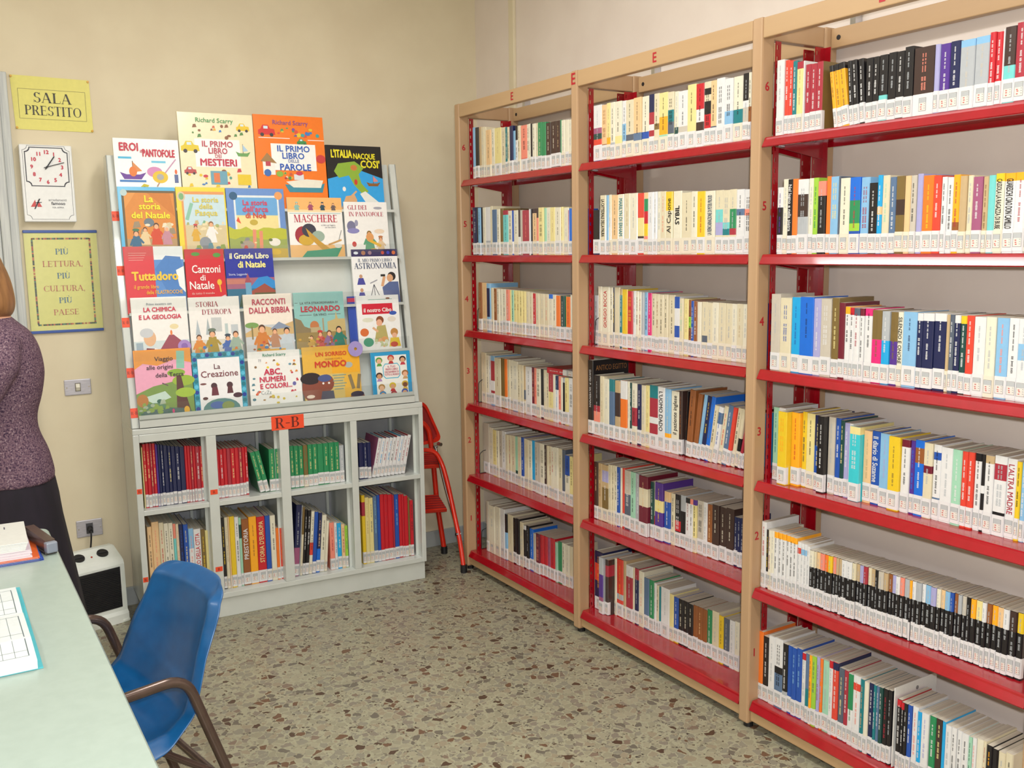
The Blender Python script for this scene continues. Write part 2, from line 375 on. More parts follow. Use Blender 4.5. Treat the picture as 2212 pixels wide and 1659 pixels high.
for k in range(4):
    yt = Y0-k*PITCH; yb = yt-PW
    mb = MB(); mb.box((A0, yb, .018), (A0+.054, yt, 2.246), bev=.006); post = upart(mb, 'post', M['beech'])
    mb = MB(); mb.box((XBK-.054, yb, .018), (XBK, yt, 2.246), bev=.006); upart(mb, 'post', M['beech'])
    mb = MB(); mb.box((A0+.054, yb+.006, 2.184), (XBK-.054, yt-.006, 2.244), bev=.003); upart(mb, 'side_rail', M['beech'])
    mb = MB(); mb.box((A0+.054, yb+.006, .03), (XBK-.054, yt-.006, .085), bev=.003); upart(mb, 'side_rail', M['beech'])
    mb = MB()
    for x in (A0+.027, XBK-.027): mb.disc((x, (yt+yb)/2, 0), .016, .018, 12)
    upart(mb, 'foot', M['black'])
    if k in (0, 2):
        for n, z in zip(range(1, 7), (.262, .655, .995, 1.342, 1.695, 2.048)):
            letter(str(n), (A0+.024, yb-.0006, z), (1, 0, 0), (0, 0, 1), .038, post)
    if k == 1: letter('E', (A0-.0006, (yt+yb)/2+.004, 2.216), (0, -1, 0), (0, 0, 1), .060, post, 'section_letter')
    if k < 3:
        ya, yc = yb-.0005, yt-PITCH+.0005      # bay from this post to the next
        mb = MB(); mb.box((A0+.002, yc, 2.184), (A0+.030, ya, 2.243), bev=.003); rail = upart(mb, 'top_rail', M['beech_h'])
        letter('E', (A0+.0014, (3.537, 2.610, 1.70)[k], 2.214), (0, -1, 0), (0, 0, 1), .046, rail, 'section_letter')
        mb = MB(); mb.box((XBK-.032, yc, 2.180), (XBK-.004, ya, 2.240), bev=.003); br = upart(mb, 'top_rail', M['beech_h'])
        mb = MB(); ym = ya-.03
        cyl = [(ym+.0075*math.cos(a*math.pi/8), 2.21+.0075*math.sin(a*math.pi/8)) for a in range(16)]
        mb.prism(cyl, XBK-.0335, XBK-.031, (.1, .1, .1), None, 'x'); raw(mb, 'bolt_hole', M['black'], br)
        mb = MB(); mb.box((XBK-.012, ya-.075, 2.240), (XBK+.018, ya-.055, 2.285)); raw(mb, 'wall_bracket', M['chrome'], br)
        mb = MB(); mb.box((A0+.012, yc, .028), (A0+.034, ya, .066), bev=.003); upart(mb, 'bottom_rail', M['beech_h'])
        for ye, sg in ((ya, -1), (yc, 1)):     # slotted red uprights at both ends of the bay, front and back
            for x0, x1 in ((A0+.054, A0+.076), (A0+.227, A0+.272)):
                mb = MB(); y1, y2 = ye, ye+sg*.003; xs = x0+.004; xe = xs+.006
                mb.box((x0, y1, .09), (xs, y2, 2.18)); mb.box((xe, y1, .09), (x1, y2, 2.18))
                z = .09
                while z < 2.17:
                    mb.box((xs, y1, z), (xe, y2, min(z+.020, 2.18))); z += .033
                mb.box((x1-.003, y2, .09), (x1, y2+sg*.020, 2.18)) if x0 > A0+.2 else None
                upart(mb, 'slotted_upright', M['red'])
        for n in range(1, 7):
            z = SZ[n]; mb = MB(); a, b = ya-.004, yc+.004; xf = A0+.014
            prof = [(xf+.005, z), (xf+.001, z-.003), (xf-.001, z-.008), (xf-.012, z-.028), (xf-.010, z-.031), (xf-.002, z-.031), (xf+.0015, z-.012), (xf+.004, z-.004), (A0+.285, z-.004), (A0+.285, z-.02), (A0+.288, z-.02), (A0+.288, z)]
            mb.prism(prof, b, a, (1, 1, 1), None, 'y'); sh = upart(mb, 'shelf', M['red'])
            for ye, sg in ((a, -1), (b, 1)):
                mb = MB(); y1, y2 = sorted((ye-sg*.0005+sg*.001, ye+sg*.003))
                mb.prism([(xf+.03, z-.0045), (xf+.03, z-.024), (A0+.25, z-.055), (A0+.27, z-.055), (A0+.27, z-.0045)], y1, y2, (1, 1, 1), None, 'y')
                raw(mb, 'shelf_bracket', M['red'], sh)
            mb = MB(); mb.box((xf+.04, a-.018, z-.030), (xf+.07, a-.006, z-.022), bev=.002); raw(mb, 'shelf_clip', M['chrome'], sh)

# ---------------------------------------------------------------- books
PAL = dict(w='dfdfdf', c='dad0b2', i='e2ddc8', y='e6c32a', Y='e6d894', o='ee7a2c', O='f8ac26', r='c4202e', R='a83040', m='701c30', p='dc2a78', P='ec8c78',
           v='54328e', V='a6a4d2', b='2352ac', B='1c6cd6', n='1c2450', l='86b8de', t='187a82', a='72ccca', A='3cc4d0', C='1ea4e0', g='2a8a58', G='1c4844', L='9ccc42', k='1c1a1e',
           K='402e2a', e='93582e', d='c0a67e', s='aeb3b8', S='566070', q='5a7496', u='e6c190', T='dc4636', x='c4bcae', E='7a6438', M='a0587c', h='9ed0b4')
CN = dict(w='white', c='cream', i='ivory', y='yellow', Y='pale yellow', o='orange', O='amber', r='red', R='brick red', m='maroon', p='magenta', P='salmon pink', v='violet',
          V='lavender', b='blue', B='bright blue', n='navy', l='light blue', t='teal', a='pale aqua', A='turquoise', C='cyan blue', g='green', G='dark green', L='lime green', k='black',
          K='dark brown', e='brown', d='tan', s='silver grey', S='slate grey', q='steel blue', u='apricot', T='tomato red', x='stone grey', E='olive brown', M='mauve', h='mint green')
ORD = 'first second third fourth fifth sixth seventh eighth ninth tenth eleventh twelfth thirteenth fourteenth fifteenth sixteenth seventeenth eighteenth nineteenth twentieth'.split()
TENS = {20: 'twenty', 30: 'thirty', 40: 'forty', 50: 'fifty', 60: 'sixty'}
def ordinal(n):
    if n <= 20: return ORD[n-1]
    t, u_ = n//10*10, n % 10
    return (TENS[t].replace('y', 'ieth') if u_ == 0 else TENS[t]+'-'+ORD[u_-1])
_tape = {}; _tick = random.Random(5)
def tape_mesh(t, warm=False):
    key = (round(t*1000), warm)
    if key in _tape: return _tape[key]
    rg = random.Random(key[0]); t = key[0]/1000; mb = MB(); e = .00035; y0, y1 = -t/2-e, t/2+e; z0, z1 = .003, .056; W = 'e2dac6' if warm else 'dfdedf'
    mb.face([(-e-.0012, y0+.002, z0), (-e-.0012, y0+.002, z1), (-e-.0012, y1-.002, z1), (-e-.0012, y1-.002, z0)], W)
    for y, s in ((y0, 1), (y1, -1)):
        q = [(-e-.0012, y+s*.002, z0), (.0025, y, z0), (.0025, y, z1), (-e-.0012, y+s*.002, z1)]; mb.face(q if s > 0 else q[::-1], W)
        q = [(.0025, y, z0), (.012, y, z0), (.012, y, z1), (.0025, y, z1)]; mb.face(q if s > 0 else q[::-1], W)
    hw = min(t/2-.0022, .0105)
    if hw > .0015:
        x = -e-.0016; a, b = .013, .046
        def q(ya, yb, za, zb, c, dx=0): mb.face([(x-dx, ya, za), (x-dx, ya, zb), (x-dx, yb, zb), (x-dx, yb, za)][::1], c)
        q(-hw, hw, a, b, '6c7076'); q(-hw+.0007, hw-.0007, a+.0007, b-.0007, 'dedad2', .0001)
        q(-hw+.0007, hw-.0007, b-.0125, b-.0012, 'b6babc', .0002)
        for k in range(3):
            zz = a+.006+k*.0055; q(-hw*.75, -hw*.75+hw*.3, zz, zz+.0012, '85888e', .0002)
        for k in range(3 if hw > .005 else 2):
            zz = a+.003+k*.0055+rg.random()*.002; yy = hw*(.0+rg.random()*.2); q(yy, yy+hw*.42, zz, zz+.0028, 'c8746e', .0002)
    _tape[key] = mb.mesh('spine_label', M['label']); return _tape[key]
def make_book(name, t, h, d, spec, title='', hard=False):
    """spine faces -x, thickness along y, base centre of the spine at the origin"""
    tx = ''
    if '~' in spec: spec, tx = spec.split('~')
    parts = spec.split(','); base = parts[0][0]; bands = []
    for p in parts[1:]:
        if len(p) == 3: bands.append((p[0], (10 if p[1] == 'A' else int(p[1]))/10, (10 if p[2] == 'A' else int(p[2]))/10))
    t -= .0006; c = .0022 if hard else .0006; rd = min(.002, t*.2)
    zs = sorted({0.0, h}|{h*(1-a) for _, a, b in bands}|{h*(1-b) for _, a, b in bands})
    zs = [z for i, z in enumerate(zs) if i == 0 or z-zs[i-1] > 1e-5]
    out = [(d, -t/2), (rd, -t/2), (-.0006, -t/2+rd), (-.0010, 0), (-.0006, t/2-rd), (rd, t/2), (d, t/2)]
    inn = [(d, t/2-c), (c+rd, t/2-c), (c+rd, -t/2+c), (d, -t/2+c)]
    mb = MB()
    for i in range(len(zs)-1):
        f = 1-((zs[i]+zs[i+1])/2)/h; col = PAL[base]
        for b, a0, a1 in bands:
            if a0 <= f <= a1: col = PAL[b]
        for j in range(6):
            (xa, ya), (xb, yb) = out[j], out[j+1]
            side = j in (0, 5)
            mb.face([(xa, ya, zs[i]), (xa, ya, zs[i+1]), (xb, yb, zs[i+1]), (xb, yb, zs[i])], col if (not side or len(bands) < 2) else PAL[base], False)
    for j in range(3):
        (xa, ya), (xb, yb) = inn[j], inn[j+1]; mb.face([(xa, ya, 0), (xa, ya, h), (xb, yb, h), (xb, yb, 0)], 'e0dccc')
    loop = out+inn
    for z, fl_ in ((0, 1), (h, -1)):
        qs = [(0, 1, 8, 7+3), (1, 2, 8, 8), (0, 0, 0, 0)]
        for q in ((0, 1, 9, 10), (1, 2, 3, 9), (3, 4, 5, 8), (3, 8, 9), (5, 6, 7, 8)):
            p = [(loop[i][0], loop[i][1], z) for i in q]; mb.face(p[::fl_], PAL[base])
    for q in ((6, 7), (10, 0)):
        (xa, ya), (xb, yb) = loop[q[0]], loop[q[1]]; mb.face([(xa, ya, 0), (xb, yb, 0), (xb, yb, h), (xa, ya, h)], PAL[base])
    bk = mb.build(name, M['attr'])
    ins = .003 if hard else .0004
    mb = MB(); mb.box((c+rd, -t/2+c, ins), (d-ins, t/2-c, h-ins)); mb.build('page_block', M['pages'], bk)
    if spec != 'none': link('spine_label', tape_mesh(t, base in 'ciYudE' and _tick.random() < .7), bk).location = (0, 0, _tick.uniform(-.002, .003))
    # lettering
    if title:
        up = title[0] == '^'; title = title.lstrip('^'); mb = MB(); L = h*.66; sz = min(t*.78, .025)
        fr = frame((-.0014, 0, h*.62), (0, 0, 1) if up else (0, 0, -1), (0, 1, 0) if up else (0, -1, 0))
        put_text(mb, title, fr, sz*(1.15 if len(title) < 8 else 1.1), PAL[tx or 'k'], L*(.95 if len(title) > 8 else .45), bold=.035 if len(title) < 8 else .012); mb.build('spine_title', M['print'], bk)
    elif tx:
        mb = MB(); z = h*(.93-_tick.random()*.06); cw = min(t*.36, .006); lines = 1 if t < .028 else _tick.choice((1, 1, 2))
        for seg in range(2):
            ln = h*_tick.uniform(.14, .26); big = 1.0 if seg else .7; zz = z
            while zz > z-ln and zz > h*.33:
                wl = _tick.randint(3, 8)
                for _ in range(wl):
                    s_ = .0016*big
                    for li in range(lines):
                        y = (0 if lines == 1 else (-.4+.8*li)*cw*1.6); hh = cw*big*_tick.uniform(.35, .5)
                        mb.face([(-.0013, y-hh, zz-s_), (-.0013, y-hh, zz), (-.0013, y+hh, zz), (-.0013, y+hh, zz-s_)], PAL[tx])
                    zz -= s_*1.75
                    if zz < h*.33: break
                zz -= .003
            z = zz-h*.05
        if mb.f: mb.build('spine_lettering', M['print'], bk)
    return bk, base, bands
def colour_words(base, bands, title, tx=''):
    s = CN[base]; extra = ''
    if len(bands) == 2 and bands[0][0] == bands[1][0] and bands[0][2] == bands[1][1]: return CN[bands[0][0]], ''
    if bands and not title:
        b, a0, a1 = max(bands, key=lambda q: q[2]-q[1]); pos = 'top' if a1 <= .35 else ('lower spine' if a0 >= .4 else 'middle')
        extra = f' with {CN[b]} {pos}'
    return s, extra
BAY = {'1': 'far bay', '2': 'middle bay', '3': 'near bay'}
def parse(ent):
    title = ''; prot = 0; lean = 0
    if '|' in ent: ent, title = ent.split('|')
    t, h, spec = ent.split(' ', 2)
    if ' f' in spec: spec, p = spec.split(' f'); prot = int(p)
    if '/' in spec: spec, l = spec.split('/'); lean = float(l)
    return float(t)/1000, float(h)/1000, spec, lean, prot, title
def size_word(t, h): return 'slim ' if t < .0165 else ('thick ' if t > .034 else '')
def run_books(key, start, xa, xb, data):
    side, rest = key.split('-')[0], key.split('-')[1:]
    cab = side == 'c'; ents = data.split(';'); s = start/1000; n = 0; N = sum(1 for e in ents if e[0] != '@'); dz = 0
    for e in ents:
        if e[0] == '@': s = float(e[1:])/1000; continue
        t, h, spec, lean, prot, title = parse(e); n += 1
        th = R(lean); c_, s_ = abs(math.cos(th)), abs(math.sin(th))
        rgn = random.Random(sum(map(ord, key))*7+n)
        if cab:
            comp, row = int(rest[0]), int(rest[1]); z = .5215 if row == 2 else .1115
            h = h-(.047 if row == 2 else .004); d = min(.9*h, .20); name = 'childrens_book'; hard = True
            h = min(h, (.805 if row == 2 else .503)-z-.006)
        else:
            shelf = int(rest[0]); z = SZ[shelf]+.0004; d = .128 if h < .19 else (.135 if h < .215 else .15)
            pocket = key == '3-2' and t < .022 and n > 4
            name = 'pocket_book' if pocket else ('thick_book' if t > .0268 else 'paperback_book'); hard = name == 'thick_book' and h > .2  # split by spine thickness alone; stiff boards assumed, actual binding unknown
            if pocket: d = .11
            if key == '2-3' and n == 1: d, spec = .178, 'k'
        foot = t/c_ if lean else t       # footprint along the shelf
        bk, base, bands = make_book(name, t*(c_ if lean else 1)-(0 if not lean else .0002), h, d, spec, title, hard)
        if key == '2-3' and n == 1:
            mb = MB(); put_text(mb, 'ANTICO EGITTO', frame((.092, -t/2-.0004, h-.030), (1, 0, 0), (0, 0, 1)), .030, "b07a48", .155, 'sans'); mb.build('cover_title', M['print'], bk)
            mb = MB(); put_text(mb, 'DAVID P. SILVERMAN', frame((-.0016, 0, h*.62), (0, 0, -1), (0, -1, 0)), .016, 'd8d8d8', h*.6); mb.build('spine_title', M['print'], bk)
        mid = s+t/2
        if cab:
            o = CO+CX*mid+CY*(.05-.0)+Vector((0, 0, z)); mw = Matrix.Translation(o) @ Matrix(((CY.x, -CX.x, 0), (CY.y, -CX.y, 0), (0, 0, 1))).to_4x4()
            if lean: # rotate about the depth axis; positive leans towards +u
                piv = (t/2 if lean > 0 else -t/2)
                mw = mw @ Matrix.Translation((0, -piv, 0)) @ Matrix.Rotation(th, 4, 'X') @ Matrix.Translation((0, piv*c_ if False else piv*c_, 0))
        else:
            f = (n-1)/max(1, N-1); X = xa+(xb-xa)*f-prot/1000+rgn.uniform(-.002, .003)
            if key in ('2-1',) and n > 4: X = xa+(xb-xa)*f+.0
            o = Vector((X, -mid, z)); mw = Matrix.Translation(o)
            if lean:
                piv = (t/2 if lean > 0 else -t/2)
                mw = mw @ Matrix.Translation((0, -piv, 0)) @ Matrix.Rotation(th, 4, 'X') @ Matrix.Translation((0, piv*c_, 0))
        bk.matrix_world = mw
        noun = {'childrens_book': "children's book", 'pocket_book': 'pocket book', 'thick_book': 'hardback', 'paperback_book': 'paperback'}[name]
        cw, extra = colour_words(base, bands, title)
        ttl = title.lstrip('^')
        if ttl and ttl not in ('GIORGIO BOCCA', 'Al Capone', 'GUARESCHI CIAO DON CAMILLO', 'CASSOLA LA RAGAZZA DI BUBE'): extra = ' titled '+(ttl if len(ttl.split()) < 4 else ' '.join(ttl.split()[:3]))
        if lean and len((extra).split()) < 3: extra = extra+' leaning' if False else extra
        if cab:
            lab = f"{size_word(t,h)}{cw} {noun}{extra}, {ordinal(n)} in {'upper' if row == 2 else 'lower'} row, {ordinal(comp)} compartment of grey cabinet"
            if len(lab.split()) > 16: lab = f"{cw} {noun}{extra}, {ordinal(n)} in {'upper' if row == 2 else 'lower'} row, {ordinal(comp)} compartment of grey cabinet"
            if len(lab.split()) > 16: lab = f"{cw} book{extra}, {ordinal(n)} in {'upper' if row == 2 else 'lower'} row, {ordinal(comp)} cabinet compartment"
            grp = f"children's books in the {'upper' if row == 2 else 'lower'} row of the cabinet"
            tag(bk, lab, 'book', grp)
        else:
            lab = f"{size_word(t,h)}{cw} {noun}{extra}, {ordinal(n)} from far post, {ORD[shelf-1]} shelf up, {BAY[side]}"
            if len(lab.split()) > 16: lab = f"{cw} {noun}{extra}, {ordinal(n)} from far post, {ORD[shelf-1]} shelf up, {BAY[side]}"
            if len(lab.split()) > 16: lab = f"{cw} {noun}{extra.replace(' lower spine', ' base')}, {ordinal(n)} from far post, {ORD[shelf-1]} shelf up, {BAY[side]}"
            tag(bk, lab, 'book', f"books on the {ORD[shelf-1]} shelf up of the {BAY[side]}")
        s += t
# ---------------------------------------------------------------- grey steel cabinet and sloping display rack
CO = Vector((.671, 4.064, 0)); CX = Vector((.9989, -.046, 0)); CY = Vector((.046, .9989, 0))
CR = math.atan2(CX.y, CX.x)
W_, DEP = 1.285, .335
cab = empty('steel_cabinet', CO, 'grey green steel cabinet with eight open book compartments against the back wall', 'cabinet', CR)
mb = MB(); mb.box((.02, .012, 0), (W_-.005, DEP, .088), bev=.002); mb.build('plinth', M['grey'], cab)
mb = MB(); mb.box((0, 0, .842), (W_, DEP, .866), bev=.003); mb.build('top_panel', M['grey'], cab)
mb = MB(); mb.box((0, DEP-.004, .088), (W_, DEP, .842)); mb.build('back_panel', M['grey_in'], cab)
for a, b in ((0, .024), (W_-.021, W_)):
    mb = MB(); mb.box((a, .0, .088), (b, DEP-.004, .842), bev=.002); mb.build('side_panel', M['grey'], cab)
mb = MB(); mb.box((.024, 0, .809), (W_-.021, .02, .842), bev=.002); mb.build('front_rail', M['grey'], cab)
mb = MB(); mb.box((.024, 0, .088), (W_-.021, DEP-.004, .111), bev=.002); mb.build('bottom_shelf', M['grey'], cab)
COLS = [(.024, .288), (.330, .600), (.642, .926), (.957, W_-.021)]
for a, b in ((.288, .330), (.600, .642), (.926, .957)):
    mb = MB(); mb.box((a, .0005, .111), (b, DEP-.004, .809), bev=.002); mb.build('partition', M['grey'], cab)
for a, b in COLS:
    mb = MB(); mb.box((a, .004, .500), (b, DEP-.004, .521), bev=.0015); mb.build('shelf', M['grey'], cab)
    # inner strips that carry the shelf pins, at the right of each compartment
    for p, q in (((b-.012, .05, .111), (b, .056, .500)), ((b-.012, .05, .521), (b, .056, .809)), ((b-.03, DEP-.03, .111), (b-.018, DEP-.004, .5)), ((b-.03, DEP-.03, .521), (b-.018, DEP-.004, .842))):
        mb = MB(); mb.box(p, q); mb.build('shelf_track', M['grey'], cab)
OR, OR2 = 'f2502a', '6a2018'
def paper_tag(parent, o, xa, ya, w_, h_, txt, name='tag', label=None, size=None, bold=.03):
    mm = frame(o, xa, ya); mb = MB(); mb.box((-w_/2, -h_/2, -.0004), (w_/2, h_/2, 0), OR, mm); t = mb.build(name, M['print'], parent)
    mb = MB(); lines = txt.split('\n')
    for i, l in enumerate(lines):
        put_text(mb, l, mm @ Matrix.Translation((0, (len(lines)-1)/2*h_*.42-i*h_*.42, .0003)), size or h_*.8, OR2, w_*.85, 'serif', bold=0)
    mb.build('tag_lettering', M['print'], t)
    if label: t['label'] = label
    return t
paper_tag(cab, (.640, -.0008, .8345), (1, 0, 0), (0, 0, 1), .144, .062, 'R-B', 'section_sign', 'bright orange paper sign reading R-B on the front edge', .066, .012)
for (u, z, s_) in ((.012, .607, '1'), (.309, .565, '2'), (.012, .230, '5'), (.311, .223, '6')):
    paper_tag(cab, (u, -.0008, z), (1, 0, 0), (0, 0, 1), .020 if u < .1 else .030, .021, 'R', 'tag')
# display rack standing on the cabinet
RK = CO+Vector((0, 0, .866))
VS = lambda z: .02+(z-.87)*.19
rack = empty('display_rack', RK, 'sloping grey metal display rack with five tiers standing on the cabinet', 'display rack', CR)
def side_poly(z0, z1): return [(VS(z0), z0-.866), (VS(z1), z1-.866), (DEP-.02, z1-.866), (DEP-.02, z0-.866)]
for a, b in ((0, .004), (W_-.012, W_-.008)):
    mb = MB(); mb.prism(side_poly(.868, 1.98), a, b, (1, 1, 1), None, 'x'); mb.build('side_panel', M['grey'], rack)
sl = Vector((0, .19, 1)).normalized()
for a, b in ((0.0, .030), (W_-.038, W_-.008)):
    mb = MB(); p = [(a, VS(.868), .002), (b, VS(.868), .002), (b, VS(1.98), 1.114), (a, VS(1.98), 1.114)]
    mb.face(p); mb.face([(x, y+.012, z) for x, y, z in p][::-1])
    for i in range(4):
        q, r = p[i], p[(i+1) % 4]; mb.face([q, (q[0], q[1]+.012, q[2]), (r[0], r[1]+.012, r[2]), r])
    st = mb.build('front_flange', M['grey'], rack)
    if a == 0:
        for zz in (1.731, 1.508, 1.297, 1.093, .930):
            yy = VS(zz)-.0012
            paper_tag(st, (.017, yy, zz-.866), (1, 0, 0), sl, .030, .040, 'R-B', 'tag', size=.018)
mb = MB(); p = [(.03, VS(.87)+.035, .004), (W_-.038, VS(.87)+.035, .004), (W_-.038, VS(1.98)+.035, 1.114), (.03, VS(1.98)+.035, 1.114)]
mb.face(p); mb.face([(x, y+.003, z) for x, y, z in p][::-1]); mb.build('back_panel', M['grey'], rack)
ROWS = {1: 1.76, 2: 1.545, 3: 1.33, 4: 1.117, 5: .905}
for rw in (1, 2, 3, 4, 5):
    z = ROWS[rw]-.866; v = VS(ROWS[rw])
    mb = MB(); mb.box((.031, v-.022, z-.006), (W_-.039, v+.034, z-.002)); mb.box((.031, v-.026, z-.006), (W_-.039, v-.022, z+(.016 if rw == 5 else .006)))
    if rw == 5: mb.box((.031, v-.026, -.0+.004), (W_-.039, v-.022, z+.0))
    mb.build('ledge', M['grey'], rack)
    if rw > 1:
        mb = MB(); mb.box((.034, v-.0285, z-.004), (W_-.042, v-.0265, z+.062)); mb.build('clear_lip', M['clear'], rack)
# ---- picture books shown face out
def art(mb, ops, w_, h_, mm):
    k = 0
    for op in ops:
        k += 1; z = .0003+k*.00003; kind = op[0]
        if kind == 'r': _, x0, y0, x1, y1, c = op; mb.face([mm @ Vector((x*w_, y*h_, z)) for x, y in ((x0, y0), (x1, y0), (x1, y1), (x0, y1))], c)
        elif kind == 'e':
            _, cx, cy, rx, ry, c = op; mb.face([mm @ Vector(((cx+rx*math.cos(a*math.pi/9))*w_, (cy*h_+ry*w_*math.sin(a*math.pi/9)), z)) for a in range(18)], c)
        elif kind == 'p': mb.face([mm @ Vector((x*w_, y*h_, z)) for x, y in op[1]], op[2])
        elif kind == 'l':
            _, x0, y0, x1, y1, t, c = op; a = Vector((x0*w_, y0*h_)); b = Vector((x1*w_, y1*h_)); n = Vector((-(b-a).y, (b-a).x)).normalized()*t*w_/2
            mb.face([mm @ Vector((p.x, p.y, z)) for p in (a-n, b-n, b+n, a+n)], c)
def fig(x, y, s, c1, c2='e8b088', c3='5a3a28', hat=None):
    """small printed figure: robe, head, hair"""
    o = [('p', [(x-s*.5, y), (x+s*.5, y), (x+s*.28, y+s*1.1), (x-s*.28, y+s*1.1)], c1), ('l', x-s*.3, y+s*.9, x-s*.55, y+s*.45, s*.18, c1), ('l', x+s*.3, y+s*.9, x+s*.6, y+s*.6, s*.18, c1),
         ('e', x, y+s*1.28, s*.24, s*.28, c3), ('e', x, y+s*1.22, s*.19, s*.22, c2)]
    if hat: o.append(('e', x, y+s*1.5, s*.3, s*.14, hat))
    return o
def scatter(n, seed, box, cols, s0=.02, s1=.05):
    g = random.Random(seed); o = []
    for _ in range(n):
        x = g.uniform(box[0], box[2]); y = g.uniform(box[1], box[3]); s = g.uniform(s0, s1); c = g.choice(cols)
        o.append(('e', x, y, s, s*g.uniform(.5, 1.1), c) if g.random() < .5 else ('p', [(x-s, y-s*.6), (x+s, y-s*.4), (x+s*.6, y+s*.7), (x-s*.5, y+s*.6)], c))
    return o
def car(x, y, s, c): return [('p', [(x-s, y), (x+s, y), (x+s*.9, y+s*.5), (x+s*.4, y+s*.55), (x+s*.2, y+s*.85), (x-s*.45, y+s*.85), (x-s*.7, y+s*.5), (x-s, y+s*.4)], c), ('r', x-s*.35, y+s*.52, x+s*.15, y+s*.76, 'cfe2ea'), ('e', x-s*.55, y, s*.22, s*.22, '3a3436'), ('e', x+s*.55, y, s*.22, s*.22, '3a3436')]
def ship(x, y, s, c, c2): return [('p', [(x-s, y+s*.5), (x-s*.7, y), (x+s*.6, y), (x+s, y+s*.5), (x+s*.5, y+s*.35), (x-s*.5, y+s*.35)], c), ('l', x, y+s*.3, x, y+s*1.3, s*.07, '5a4630'), ('p', [(x, y+s*.5), (x+s*.7, y+s*.6), (x, y+s*1.25)], c2)]
def hill(y, c, amp=.05, seed=1, base=0):
    g = random.Random(seed); return [('p', [(0, base)]+[(1, base)]+[(1-i/10, y+g.uniform(-amp, amp)) for i in range(11)], c)]
MED = ['c85a3a', '3a7ab0', 'd8b040', '4a8a4a', 'a0522d', 'e0d0b0', '7a5a9a', 'b03040']
